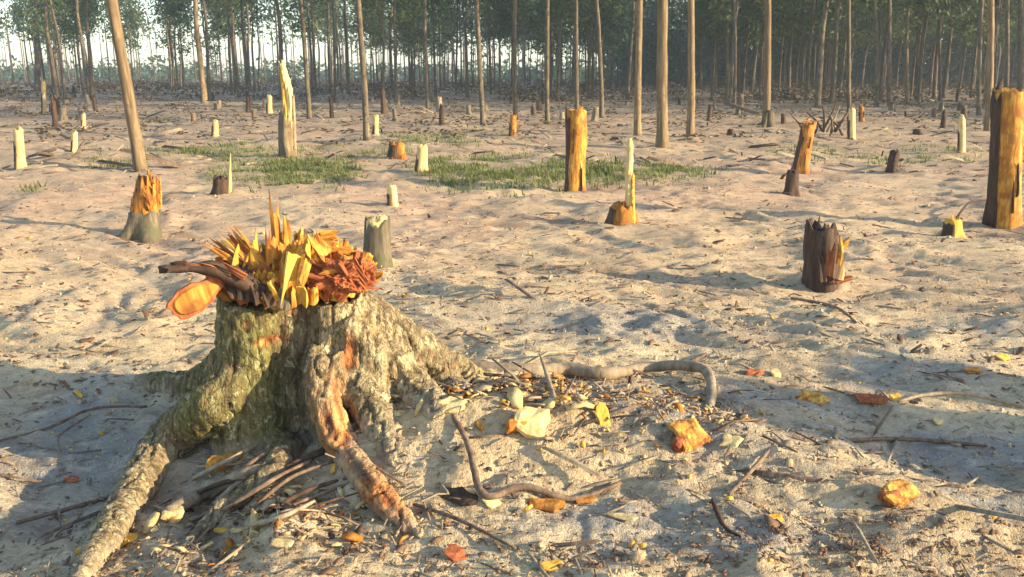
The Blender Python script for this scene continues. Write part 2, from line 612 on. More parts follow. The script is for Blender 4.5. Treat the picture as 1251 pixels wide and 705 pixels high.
def grass():
    V, Fc = [], []
    rg = random.Random(5)
    pts = []
    for (cx, cy, rx, ry, a) in GRASS:
        for _ in range(int(rx * ry * a * 1.3)):
            q = rg.gauss(0, .62); w = rg.gauss(0, .7)
            pts.append((cx + q * rx, cy + w * ry))
    P = [G(*p) for p in pts]
    X = np.array([p.x for p in P]); Y = np.array([p.y for p in P])
    ok = (n2(X * 2, Y * 2, 27) > -.3) & (n2(X * .9, Y * .5, 28) > -.25)
    X, Y = X[ok], Y[ok]
    Z = hgt(X, Y)
    T_ = n2(X * 5, Y * 5, 33)
    for x, y, z, tuft in zip(X, Y, Z, T_):
        if tuft < -.35:
            continue
        for _ in range(7):
            a = rg.random() * 6.283; h = rg.uniform(.02, .09) * (.7 + 1.3 * max(0, tuft)); w = rg.uniform(.006, .013)
            bx, by = x + rg.gauss(0, .06), y + rg.gauss(0, .06)
            dx, dy = math.cos(a), math.sin(a)
            k = len(V)
            V += [(bx - dy * w, by + dx * w, z - .01), (bx + dy * w, by - dx * w, z - .01), (bx + dx * h * .6, by + dy * h * .6, z + h)]
            Fc.append((k, k + 1, k + 2))
    o = obj('grass', mesh_np('grass', V, Fc), 'grass')
    tag(o, 'low green grass growing in patches across the clearing', 'grass', None, 'stuff')


grass()


def heap_litter(name, label, cat, n, mat, size, aspect, spots, seed, thick=.2, tilt=.5):
    """torn scraps thrown on the heap round the biggest stump"""
    rg = np.random.default_rng(seed)
    X, Y = [], []
    for (px, py, sx, sy, k) in spots:
        m = int(n * k)
        qx = rg.normal(px, sx, m); qy = rg.normal(py, sy, m)
        for a, b in zip(qx, qy):
            p = G(a, min(max(b, 330), 760))
            X.append(p.x); Y.append(p.y)
    X, Y = np.array(X), np.array(Y); n = len(X)
    Z = hgt(X, Y)
    L = size * rg.lognormal(0, .5, n); W_ = L * aspect * rg.uniform(.5, 1.5, n)
    a = rg.random(n) * 6.283
    u = np.stack([np.cos(a), np.sin(a), rg.normal(0, tilt, n)], 1); u /= np.linalg.norm(u, axis=1)[:, None]
    v = np.stack([-np.sin(a), np.cos(a), rg.normal(0, tilt, n)], 1); v /= np.linalg.norm(v, axis=1)[:, None]
    w = np.cross(u, v)
    c = np.stack([X, Y, Z + L * .12 + .003], 1)
    j = lambda: rg.uniform(.65, 1.2, n)[:, None]
    B_ = np.stack([c + u * (L * p)[:, None] * j() + v * (W_ * q)[:, None] * j() - w * (L * e)[:, None] for p, q, e in ((-.5, -.35, .06), (0, -.5, -.05), (.5, -.3, .05), (.5, .3, .08), (0, .5, -.04), (-.5, .3, .05))], 1)
    T_ = B_ + (w * (L * thick * .5 + .0015)[:, None])[:, None, :]
    V_ = np.concatenate([B_, T_], 1).reshape(-1, 3)
    o12 = (np.arange(n) * 12)[:, None]
    fs = [[6, 7, 10, 11], [7, 8, 9, 10], [0, 5, 4, 1], [1, 4, 3, 2]] + [[k, (k + 1) % 6, (k + 1) % 6 + 6, k + 6] for k in range(6)]
    F_ = np.concatenate([o12 + np.array([f]) for f in fs], 0)
    o = obj(name, mesh_np(name, V_, F_), mat)
    tag(o, label, cat, None, 'stuff')


HC = [(540, 505, 55, 16, .5), (640, 540, 60, 18, .3), (480, 520, 25, 14, .2)]
HS = [(560, 520, 70, 26, .34), (700, 540, 80, 30, .26), (840, 540, 60, 30, .12), (300, 620, 80, 30, .18), (430, 640, 70, 30, .1)]
heap_litter('bark_scraps', 'brown bark scraps strewn on the heap around the biggest stump', 'bark scraps', 260, 'dark', .018, .4, HS, 51)
heap_litter('bark_scraps', 'tan bark scraps strewn on the heap around the biggest stump', 'bark scraps', 500, 'stick', .018, .4, HS, 52)
heap_litter('wood_scraps', 'orange torn wood scraps on the heap around the biggest stump', 'wood scraps', 260, 'orange', .022, .35, HS, 53)
heap_litter('wood_scraps', 'cream torn wood scraps on the heap around the biggest stump', 'wood scraps', 420, 'pale', .022, .35, HS, 54)
heap_litter('wood_chips', 'small cream and yellow chips clustered along the right roots of the biggest stump', 'wood chips', 190, 'pale', .034, .45, HC, 61, .16, .35)
heap_litter('wood_chips', 'small orange chips clustered along the right roots of the biggest stump', 'wood chips', 150, 'torn', .034, .45, HC, 62, .16, .35)
heap_litter('root_fibres', 'thin torn root fibres on the heap around the biggest stump', 'root fibres', 110, 'twig', .07, .05, HS, 55, .05, .3)
heap_litter('root_fibres', 'pale torn root fibres on the heap around the biggest stump', 'root fibres', 160, 'stick', .07, .05, HS, 56, .05, .3)
heap_litter('bark_litter', 'dark crumbs and bark strewn along the very front of the clearing', 'bark litter', 1100, 'leafdry', .013, .4, [(150, 690, 160, 22, .25), (620, 700, 260, 16, .35), (1080, 690, 150, 20, .4)], 57, .06, .25)


# ================================================================== TREES
def leaf_quads(centres, sizes, rg, droop=.6):
    n = len(centres)
    d = rg.normal(0, 1, (n, 3)); d[:, 2] = -np.abs(d[:, 2]) * droop * 2
    d /= np.linalg.norm(d, axis=1)[:, None]
    e = np.cross(d, rg.normal(0, 1, (n, 3))); e /= np.linalg.norm(e, axis=1)[:, None] + 1e-9
    L = sizes[:, None]; Wd = sizes[:, None] * .2
    c = centres
    v = np.stack([c - d * L * .5, c + e * Wd, c + d * L * .5, c - e * Wd], 1).reshape(-1, 3)
    f = (np.arange(n) * 4)[:, None] + np.arange(4)[None]
    return v, f


def crown_mesh(seed, H=11.0, base=5.0, nl=2300, rmax=1.7):
    """limb points and leaf sprays for a slim tall crown"""
    rg = np.random.default_rng(seed)
    cl = []
    limbs = []
    nb = 24
    for i in range(nb):
        t = (i + rg.random()) / nb
        z = base + (H - base) * t
        a = rg.random() * 6.283
        L = rmax * (1.05 - .75 * t) * rg.uniform(.5, 1.2)
        tip = np.array([math.cos(a) * L, math.sin(a) * L, z + L * rg.uniform(.3, .9)])
        limbs.append((np.array([0, 0, z]), tip))
        for k in range(3):
            u = rg.uniform(.45, 1.1)
            cl.append((np.array([0, 0, z]) * (1 - u) + tip * u + rg.normal(0, .15, 3), rg.uniform(.22, .5)))
    per = nl // len(cl)
    cs, ss = [], []
    for c, s in cl:
        k = int(per * rg.uniform(.5, 1.5))
        cs.append(c + rg.normal(0, 1, (k, 3)) * s * np.array([1, 1, .8])); ss.append(rg.uniform(.18, .42, k))
    v, f = leaf_quads(np.concatenate(cs), np.concatenate(ss), rg)
    return mesh_np('crown', v, f), limbs


def trunk_mesh(seed, H, r, limbs, wob=.06, seg=9):
    rg = random.Random(seed)
    bm = bmesh.new()
    path = []
    n = 22
    ph = rg.random() * 6.28
    for i in range(n):
        t = (i / (n - 1)) ** 1.35
        z = -.12 + (H + .1) * t
        rr = r * (1 - .8 * t) + .004
        rr *= 1 + .45 * math.exp(-(z + .1) * 7)
        k = wob * min(1, t * 4)
        path.append((Vector((math.sin(ph + z * .9) * k + .3 * k * math.sin(z * 2.3 + ph), math.cos(ph * 2 + z * .7) * k, z)), rr))
    tube(bm, path, seg, 1., .07)
    for a, b in limbs:
        a, b = Vector(a), Vector(b)
        t = max(0, min(1, a.z / H)) ** (1 / 1.35)
        a = Vector((0, 0, a.z))
        lr = max(.007, r * .2 * (1.1 - a.z / H))
        tube(bm, [(a, lr), (a.lerp(b, .5) + Vector((0, 0, -.06)), lr * .7), (b, lr * .25)], 4, 1., 0, False)
    # a few dead twigs low on the bole
    for _ in range(4):
        z = rg.uniform(.25, .5) * H; q = rg.random() * 6.28; L = rg.uniform(.2, .6)
        tube(bm, [(Vector((0, 0, z)), .012), (Vector((math.cos(q) * L, math.sin(q) * L, z + L * .5)), .004)], 4, 1, 0, False)
    bmesh.ops.recalc_face_normals(bm, faces=bm.faces)
    me = bpy.data.meshes.new('trunk')
    bm.to_mesh(me); bm.free()
    me.polygons.foreach_set('use_smooth', [True] * len(me.polygons))
    return me


NV = 7
NS = 4
crowns, trunks = [], []
for k in range(NV + NS):
    base = (3.2, 4.0, 5.0, 3.6, 5.6, 2.8, 4.4, 5.0, 6.2, 7.0, 5.6)[k]
    cm, lb = crown_mesh(100 + k, 11.5, base, 2300 if k < NV else 800)
    cm.materials.append(M['leaf'])
    tm = trunk_mesh(200 + k, 11.5, .085, lb)
    tm.materials.append(M['trunk'])
    crowns.append(cm); trunks.append(tm)

FRONT = [   # base px, top px at the frame's upper edge, width px at base, material, label
    (172, 208, 137, 0, 15.5, 'trunk_warm', 'leaning bare tan trunk rising behind the splintered orange stump'),
    (809, 179, 811, 0, 15, 'trunk_warm', 'thick pale straight trunk, widest and nearest standing tree of the right half'),
    (779, 166, 780, 0, 9, 'trunk_warm', 'straight trunk just left of the thick pale trunk'),
    (843, 165, 846, 0, 10, 'trunk_warm', 'straight trunk just right of the thick pale trunk'),
    (448, 172, 437, 0, 8, 'trunk', 'slim trunk beside the low pale post at the centre left'),
    (936, 152, 937, 0, 10, 'trunk_warm', 'pale straight trunk standing alone over the low stumps right of centre'),
    (590, 152, 584, 0, 7, 'trunk', 'slim trunk leaning slightly left behind the middle grass patch'),
    (630, 146, 628, 0, 6, 'trunk', 'thin trunk right behind the small dark and orange stump'),
    (669, 152, 667, 0, 6, 'trunk', 'thin trunk just left of the tall orange post'),
    (705, 138, 702, 0, 6, 'trunk', 'thin trunk showing above the flat top of the tall orange post'),
    (735, 146, 730, 0, 6, 'trunk', 'thin trunk between the orange post and the paired straight trunks'),
    (1206, 160, 1212, 0, 9, 'trunk_warm', 'sunlit straight trunk just left of the big post at the frame edge'),
    (1228, 140, 1234, 0, 6, 'trunk', 'slim trunk rising behind the top of the big edge post'),
    (1247, 132, 1246, 0, 8, 'trunk', 'dark trunk at the very edge above the big post'),
    (250, 126, 238, 0, 8, 'trunk_warm', 'trunk with a warm lower half beside a dark crooked trunk'),
    (257, 124, 248, 0, 5, 'trunk', 'dark crooked thin trunk hugging its warmer neighbour'),
    (113, 120, 105, 0, 5, 'trunk', 'thin reddish trunk left of the leaning bare trunk'),
    (46, 112, 44, 0, 9, 'trunk', 'broad dark trunk near the thin yellow stake at the far left'),
    (378, 146, 369, 0, 6, 'trunk', 'slim trunk just right of the tall yellow split snag'),
    (1038, 167, 1036, 0, 5, 'trunk', 'thin dark trunk rising from the brush pile'),
    (1071, 130, 1069, 0, 5, 'trunk', 'left of two close pale trunks right of the brush pile'),
    (1087, 130, 1085, 0, 6, 'trunk', 'right of two close pale trunks right of the brush pile'),
    (1108, 127, 1110, 0, 5, 'trunk_warm', 'lone pale thin trunk against the darkest green gap of the forest'),
    (1148, 124, 1150, 0, 4, 'trunk', 'thin pale trunk above the pale grassy strip'),
    (1196, 142, 1198, 0, 6, 'trunk', 'slim dull trunk close beside the sunlit trunk near the edge'),
    (522, 134, 520, 0, 4, 'trunk', 'very thin trunk above the brown chunk and pale stump'),
    (483, 124, 483, 0, 4, 'trunk', 'short dark looking trunk among the far middle stumps'),
    (897, 132, 899, 0, 4, 'trunk', 'thin grey trunk beside the bluish gap left of the lone pale trunk'),
]
for i, (bx, by, tx, ty, w, mt, lab) in enumerate(FRONT):
    B = GP(bx, by)
    T = S(tx, ty, B.y)
    r = max(.05, w * px_size(B) / 2) * .92
    H = random.uniform(10, 13)
    t = thing('plantation_tree', lab, 'tree', B)
    t.rotation_mode = 'QUATERNION'
    t.rotation_quaternion = Vector((0, 0, 1)).rotation_difference((T - B).normalized())
    k = i % NV
    cm, lb = crown_mesh(300 + i, H, H * random.uniform(.45, .6), 1200)
    tm = trunk_mesh(400 + i, H, r, lb, .05 if w < 15 else .03, 14)
    obj('trunk', tm, mt, t)
    obj('crown', cm, 'leaf', t)

# the forest behind: individuals by zone
ZONES = [(-110, 20, 46, 125, 30, 'slender hazy forest trunk left of the broad dark trunk at the far left', 'hazy forest trees at the far left'),
         (50, 130, 46, 125, 20, 'slender hazy forest trunk between the broad dark trunk and the leaning bare trunk', 'hazy forest trees behind the leaning trunk'),
         (160, 236, 46, 125, 12, 'slender hazy forest trunk between the leaning bare trunk and the crooked dark trunk', 'hazy forest trees by the crooked trunk'),
         (262, 366, 46, 125, 20, 'slender hazy forest trunk between the crooked dark trunk and the tall yellow snag', 'hazy forest trees left of the snag'),
         (382, 438, 44, 122, 16, 'slender forest trunk right behind the slim trunk beside the tall yellow snag', 'forest trees right of the snag'),
         (450, 582, 44, 120, 26, 'slender forest trunk behind the brown chunk and pale block stump', 'forest trees above the pale block stump'),
         (594, 700, 44, 120, 22, 'slender forest trunk behind the thin trunks left of the orange post', 'forest trees left of the orange post'),
         (709, 776, 44, 116, 16, 'slender forest trunk between the orange post and the thick pale trunk', 'forest trees right of the orange post'),
         (848, 932, 36, 104, 24, 'slender trunk in the forest left of the lone pale straight trunk', 'forest trees left of the lone pale trunk'),
         (942, 1032, 36, 104, 24, 'slender trunk in the dark forest above the leaning orange stump', 'dark forest trees above the leaning orange stump'),
         (1042, 1145, 36, 104, 26, 'slender trunk in the dark forest above the pale stake and brush pile', 'dark forest trees above the brush pile'),
         (1152, 1204, 36, 104, 14, 'slender trunk in the dark forest left of the sunlit edge trunk', 'dark forest trees left of the sunlit edge trunk'),
         (1214, 1370, 36, 104, 18, 'slender trunk in the dark forest above the big edge post', 'dark forest trees above the edge post')]
placed = []
cnt = 0
zr = random.Random(77)
for (x0, x1, d0, d1, n, lab, grp) in ZONES:
    k = 0
    tries = 0
    while k < n and tries < 5000:
        tries += 1
        px = zr.uniform(x0, x1)
        d = math.sqrt(zr.uniform(d0 * d0, d1 * d1))
        if (170 < px < 200 or 318 < px < 365) and zr.random() < .8:
            continue
        x = (px - IW / 2) / F * d * 1.0
        if any((x - a) ** 2 + (d - b) ** 2 < 1.3 for a, b in placed):
            continue
        placed.append((x, d))
        v = zr.randrange(NV) if px > 440 else (zr.randrange(NS) + NV if zr.random() < .75 else zr.randrange(NV))
        s = zr.uniform(.85, 1.2)
        p = Vector((x, d, 0)); p.z = hz(p) - .02
        t = thing('plantation_tree', lab, 'tree', p, (zr.gauss(0, .018), zr.gauss(0, .022), zr.random() * 6.28), grp)
        w = zr.uniform(.8, 1.35)
        t.scale = (s * w, s * w, s)
        obj('trunk', trunks[v], None, t)
        obj('crown', crowns[v], None, t)
        k += 1


def far_wood():
    """the forest beyond the trees one can count: slim boles and leaf sprays, one mass"""
    rg = np.random.default_rng(9)
    bm = bmesh.new()
    C_, S_ = [], []
    N = 640
    for i in range(N):
        right = rg.random() < .62
        px = rg.uniform(740, 1500) if right else rg.uniform(-300, 760)
        d = rg.uniform(92, 165) if right else rg.uniform(125, 210)
        x = (px - IW / 2) / F * d
        H = rg.uniform(10, 14); r = rg.uniform(.08, .15)
        z = float(hgt([x], [d])[0])
        tube(bm, [(Vector((x, d, z - .2)), r), (Vector((x + rg.normal(0, .15), d, z + H)), .03)], 5, 1, 0, False)
        b = rg.uniform(.8, 4.0) if right else (rg.uniform(4.0, 7) if px > 430 else rg.uniform(6, 9))
        k = 170 if right else (80 if px > 430 else 45)
        zz = rg.uniform(b, H, k)
        C_.append(np.stack([x + rg.normal(0, .9, k), d + rg.normal(0, .9, k), z + zz], 1)); S_.append(rg.uniform(.5, 1.1, k))
    # low leafy understorey far behind, as a broken band
    for i in range(900):
        px = rg.uniform(-400, 1650); d = rg.uniform(175, 300)
        if px > 760: d = rg.uniform(115, 190)
        x = (px - IW / 2) / F * d
        hh = rg.uniform(2.0, 5.2); k = 26
        z = float(hgt([x], [d])[0])
        C_.append(np.stack([x + rg.normal(0, 2.0, k), d + rg.normal(0, 1.5, k), z + hh * rg.random(k)], 1)); S_.append(rg.uniform(.9, 2.0, k))
    me = bpy.data.meshes.new('boles')
    bm.to_mesh(me); bm.free()
    o = obj('far_forest_trunks', me, 'trunk')
    tag(o, 'crowd of slim trunks in the deep forest behind', 'forest', None, 'stuff')
    v, f = leaf_quads(np.concatenate(C_), np.concatenate(S_), rg, .5)
    # broader leaves read as sprays at this distance
    o = obj('far_forest_foliage', mesh_np('far_foliage', v, f), 'farleaf')
    tag(o, 'hazy green foliage of the deep forest behind', 'forest', None, 'stuff')



def side_forest():
    """the same forest going on past the right side of the frame, where its crowns shade the trees in view"""
    rg = np.random.default_rng(19)
    bm = bmesh.new()
    C_, S_ = [], []
    n = 0
    while n < 70:
        y = rg.uniform(24, 85); x = rg.uniform(20, 85)
        if x < .60 * y + 5:
            continue
        n += 1
        H = rg.uniform(10, 13.5); z = float(hgt([x], [y])[0])
        tube(bm, [(Vector((x, y, z - .2)), .11), (Vector((x, y, z + H)), .03)], 6, 1, 0, False)
        k = 230
        zz = rg.uniform(3.0, H, k)
        C_.append(np.stack([x + rg.normal(0, .8, k), y + rg.normal(0, .8, k), z + zz], 1)); S_.append(rg.uniform(.4, .8, k))
    me = bpy.data.meshes.new('boles')
    bm.to_mesh(me); bm.free()
    tag(obj('side_forest_trunks', me, 'trunk'), 'forest trunks continuing past the right side', 'forest', None, 'stuff')
    v, f = leaf_quads(np.concatenate(C_), np.concatenate(S_), rg, .5)
    tag(obj('side_forest_foliage', mesh_np('side_foliage', v, f), 'leaf'), 'forest foliage continuing past the right side', 'forest', None, 'stuff')


far_wood()
side_forest()


def undergrowth():
    rg = np.random.default_rng(12)
    C_, S_ = [], []
    for i in range(1500):
        px = rg.uniform(-150, 1400)
        d = math.sqrt(rg.uniform(40 ** 2, 140 ** 2))
        if px < 700: d = d * 1.1
        x = (px - IW / 2) / F * d
        if n2(np.array([x * .15]), np.array([d * .15]), 31)[0] < -.25:
            continue
        hh = rg.uniform(.25, .9); k = 50
        z = float(hgt([x], [d])[0])
        C_.append(np.stack([x + rg.normal(0, .6, k), d + rg.normal(0, .5, k), z + hh * rg.random(k)], 1)); S_.append(rg.uniform(.12, .32, k))
    v, f = leaf_quads(np.concatenate(C_), np.concatenate(S_), rg, .3)
    o = obj('undergrowth', mesh_np('undergrowth', v, f), 'scrub')
    tag(o, 'low brown and olive scrub on the forest floor', 'undergrowth', None, 'stuff')


def dry_scrub():
    """ankle high dead sprigs on the bare ground before the forest"""
    rg = np.random.default_rng(44)
    C_, S_ = [], []
    for i in range(700):
        px = rg.uniform(-60, 1310)
        d = math.sqrt(rg.uniform(17 ** 2, 50 ** 2))
        x = (px - IW / 2) / F * d
        z = float(hgt([x], [d])[0])
        k = int(rg.uniform(5, 26)); hh = rg.uniform(.04, .28)
        C_.append(np.stack([x + rg.normal(0, .22, k), d + rg.normal(0, .15, k), z + hh * rg.random(k)], 1)); S_.append(rg.uniform(.06, .16, k))
    v, f = leaf_quads(np.concatenate(C_), np.concatenate(S_), rg, .1)
    tag(obj('dry_scrub', mesh_np('dry_scrub', v, f), 'scrub'), 'dead brown sprigs dotting the ground before the forest', 'scrub', None, 'stuff')


undergrowth()
dry_scrub()


# ================================================================== STUMPS AND POSTS
def stump_parts(t, H, r, lean, wood, bark, b_mid, b_wid, b_hgt, nsp, seed, flare=1.35, jag=.12, taper=.9, dark_base=False, sp_len=.25, seg=22):
    """core of torn wood, a sleeve of bark on part of the round, splinters on top"""
    rg = random.Random(seed)
    rows = 12
    lean = Vector(lean)

    def ring(rad_f, z_f, a0, a1, n, rows_, off, close):
        bm = bmesh.new()
        R = []
        for i in range(rows_ + 1):
            row = []
            for k in range(n):
                a = a0 + (a1 - a0) * k / (n if close else n - 1)
                zt = z_f(a)
                z = -.06 + (zt + .06) * i / rows_
                tt = max(0, z / H)
                q = rad_f(a, z, tt)
                row.append(bm.verts.new((math.cos(a) * q + lean.x * tt, math.sin(a) * q + lean.y * tt, z)))
            R.append(row)
        for A, B in zip(R, R[1:]):
            for k in range(n if close else n - 1):
                bm.faces.new((A[k], A[(k + 1) % n], B[(k + 1) % n], B[k]))
        return bm, R
    ph = rg.random() * 50

    def nz(a, z, f, s):
        return float(n3(np.array([math.cos(a) * f + ph]), np.array([math.sin(a) * f]), np.array([z * f * .5 / max(r, .05)]), s)[0])

    def rad(a, z, tt):
        return r * (1 + (taper - 1) * tt) * (1 + (flare - 1) * (1 + .8 * math.sin(3 * a + ph) + .5 * math.sin(5 * a + 2 * ph)) * math.exp(-max(z, 0) / (r * .8))) * (1 + .15 * nz(a, z * .5, 1.6, 1) + .09 * nz(a, z * .5, 5, 2)) * .95

    def ztop(a):
        return H * (1 - jag * (.5 + .5 * nz(a, 0, 2.5, 3)) - jag * .5 * rg.random())
    bm, R = ring(rad, ztop, 0, 2 * math.pi, seg, rows, 0, True)
    # torn top: two inner rings and a centre
    last = R[-1]
    for q in (.66, .33):
        nr = []
        for v in last if q == .66 else nr0:
            c = Vector((lean.x, lean.y, v.co.z))
            p = c.lerp(v.co, q / (1 if q == .66 else .66) if q == .66 else .5)
            p.z = H * (1 - jag * rg.uniform(0, 1.1))
            nr.append(bm.verts.new(p))
        src = last if q == .66 else nr0
        for k in range(seg):
            bm.faces.new((src[k], src[(k + 1) % seg], nr[(k + 1) % seg], nr[k]))
        nr0 = nr
    cv = bm.verts.new((lean.x, lean.y, H * (1 - jag * .4)))
    for k in range(seg):
        bm.faces.new((nr0[k], nr0[(k + 1) % seg], cv))
    bmesh.ops.recalc_face_normals(bm, faces=bm.faces)
    obj('split_wood', bm, wood, t, True)
    if b_wid > 0:
        n = max(6, int(seg * b_wid / 6.28))
        full = b_wid > 6.2
        zb = lambda a: H * b_hgt * (1 + .18 * nz(a, 0, 3, 7) + .06 * rg.uniform(-1, 1))
        rb = lambda a, z, tt: rad(a, z, tt) * 1.06 + .004
        bm, R = ring(rb, zb, b_mid - b_wid / 2, b_mid + b_wid / 2, seg if full else n, 9, 0, full)
        # thickness
        bmesh.ops.recalc_face_normals(bm, faces=bm.faces)
        bmesh.ops.solidify(bm, geom=bm.faces[:], thickness=.09 * r)
        bmesh.ops.recalc_face_normals(bm, faces=bm.faces)
        obj('bark', bm, bark, t, True)
    if H > r * 4 and r > .08 and wood in ('amber', 'orange'):
        for k in range(5):
            a = b_mid + b_wid / 2 + rg.uniform(-.1, 1.4) if k % 2 else b_mid - b_wid / 2 - rg.uniform(-.1, 1.0)
            z0 = H * rg.uniform(0, .55); L_ = H * rg.uniform(.15, .45)
            q = rad(a, z0 + L_ / 2, (z0 + L_ / 2) / H) * 1.0
            tt = z0 / H
            p = Vector((math.cos(a) * q + lean.x * tt, math.sin(a) * q + lean.y * tt, z0))
            shard('bark_strip', p, p + Vector((lean.x * L_ / H, 0, L_)), r * rg.uniform(.2, .45), r * .10, bark, t, a + PI / 2 if False else a - math.pi / 2, rg.randrange(10 ** 6), 0)
    for k in range(nsp):
        a = rg.random() * 6.28; q = r * taper * math.sqrt(rg.random()) * .8
        p = Vector((math.cos(a) * q + lean.x, math.sin(a) * q + lean.y, H * (1 - jag * 1.3)))
        L = H * sp_len * rg.uniform(.5, 1.2)
        d = Vector((math.cos(a) * .18 + rg.gauss(0, .08), math.sin(a) * .18 + rg.gauss(0, .08), 1)) * L
        shard('splinter', p, p + d, r * rg.uniform(.18, .5), r * rg.uniform(.10, .2), rg.choice([wood, wood, 'torn' if wood in ('orange', 'amber', 'yellow') else wood]), t, rg.random() * 6.28, rg.randrange(10 ** 6))


def stump(name, label, cat, base, top, w, wood, bark, b_mid=math.pi, b_wid=2.2, b_hgt=.8, nsp=3, seed=1, group=None, sink=0., **kw):
    B = GP(*base)
    T = S(top[0], top[1], B.y)
    r = w * px_size(B) / 2
    t = thing(name, label, cat, B, group=group)
    b_mid = b_mid + math.atan2(-B.y, -B.x) + math.pi / 2
    stump_parts(t, max(.1, T.z - B.z), r, (T.x - B.x, 0, 0), wood, bark, b_mid, b_wid, b_hgt, nsp, seed, **kw)
    return t, B, r


PI = math.pi
# named ones, roughly near to far
stump('tall_post', 'tall orange cut trunk with dark bark side at the edge of the frame', 'stump', (1227, 275), (1234, 106), 38, 'amber', 'dark', PI * 1.0, 2.2, .97, 5, 31, jag=.05, sp_len=.06, flare=1.15, taper=.95)
t, B, r = stump('tree_stump', 'short brown bark stump with pale sloping cut top behind the biggest stump', 'stump', (461, 322), (461, 262), 32, 'pale', 'grey', 0, 6.283, .84, 3, 32, jag=.14, sp_len=.12, flare=1.15)
t, B, r = stump('tree_stump', 'splintered orange stump on a grey bark base in front of the leaning trunk', 'stump', (174, 287), (181, 206), 36, 'orange', 'grey', PI * 1.4, 6.283, .36, 22, 33, jag=.45, sp_len=.38, flare=1.4, taper=.66)
t, B, r = stump('tree_stump', 'dark charred looking stump with a yellow torn patch on its sunny side', 'stump', (1007, 346), (1006, 270), 42, 'dark', 'dark', PI * 1.15, 3.6, .93, 7, 34, jag=.3, sp_len=.22, flare=1.22, taper=.88)
for k, (a, b, w_, mt) in enumerate((((1024, 322), (1030, 290), 10, 'torn'), ((1024, 342), (1031, 322), 9, 'pale'), ((1026, 302), (1040, 292), 9, 'amber'), ((1012, 338), (1015, 300), 10, 'red'), ((1020, 345), (1044, 338), 7, 'red'), ((1004, 344), (1002, 312), 9, 'dark'))):
    Y_ = B.y - .17
    shard('splinter', S(a[0], a[1], Y_) - B, S(b[0], b[1], Y_) - B, w_ * px_size(B), 6 * px_size(B), mt, t, .4 * k, 900 + k, .1)
t, B, r = stump('tall_post', 'tall orange debarked post between two grass patches', 'stump', (703, 232), (704, 132), 25, 'amber', 'dark', PI * .98, 1.9, 1.0, 3, 35, jag=.04, sp_len=.07, flare=1.08, taper=.97)
stump('tree_stump', 'leaning orange stump with a dark side right of the clearing', 'stump', (977, 214), (989, 146), 19, 'orange', 'dark', PI * 1.0, 2.2, .85, 4, 36, jag=.12, sp_len=.16, flare=1.25)
stump('tree_stump', 'small black stump hugging the foot of the leaning orange stump', 'stump', (966, 237), (969, 206), 15, 'dark', 'dark', PI, 6.283, .85, 2, 37, jag=.2)
# pale spar on an orange lump
B = GP(760, 278)
t = thing('split_snag', 'white upright spar standing on a rounded orange stump base', 'stump', B)
stump_parts(t, .24, 17 * px_size(B), (0, 0, 0), 'orange', 'dark', PI, 1.6, .7, 3, 38, jag=.3, taper=.75, flare=1.15, sp_len=.3)
s0 = px_size(B)
rel = lambda px, py: S(px, py, B.y) - B
for k, (pts, mt) in enumerate(((((768, 268, 6), (768, 235, 6.5), (769, 205, 6.5), (770, 172, 5)), 'pale'), (((773, 272, 4.5), (772, 240, 4), (773, 212, 2)), 'yellow'))):
    tube_obj('spar', [(rel(a, b) + Vector((0, -.03 * k, 0)), w_ * s0) for a, b, w_ in pts], mt, t, 9, 20, .65, .14, .04, False)
# yellow split snag
B = GP(352, 196)
t = thing('split_snag', 'tall crooked yellow split snag left of a slim trunk', 'stump', B)
s0 = px_size(B)
stump_parts(t, 50 * s0, 10 * s0, (.02, 0, 0), 'trunk_warm', 'grey', PI, 3.4, 1, 3, 39, jag=.15, flare=1.1, sp_len=.2)
P0 = Vector((0, 0, .35)); rel = lambda px, py: S(px, py, B.y) - B
for k, (pts, mt) in enumerate(((((357, 196, 6), (356, 150, 6.5), (353, 112, 6.5), (348, 92, 6), (344, 76, 4.5)), 'pale'), (((350, 190, 6), (350, 150, 5.5), (348, 118, 4), (343, 84, 2)), 'yellow'), (((361, 180, 3), (360, 150, 3), (359, 118, 2)), 'stick'))):
    tube_obj('spar', [(rel(a, b) + Vector((0, -.02 * k, 0)), w_ * s0) for a, b, w_ in pts], mt, t, 9, 22, .7, .14, .05, False)
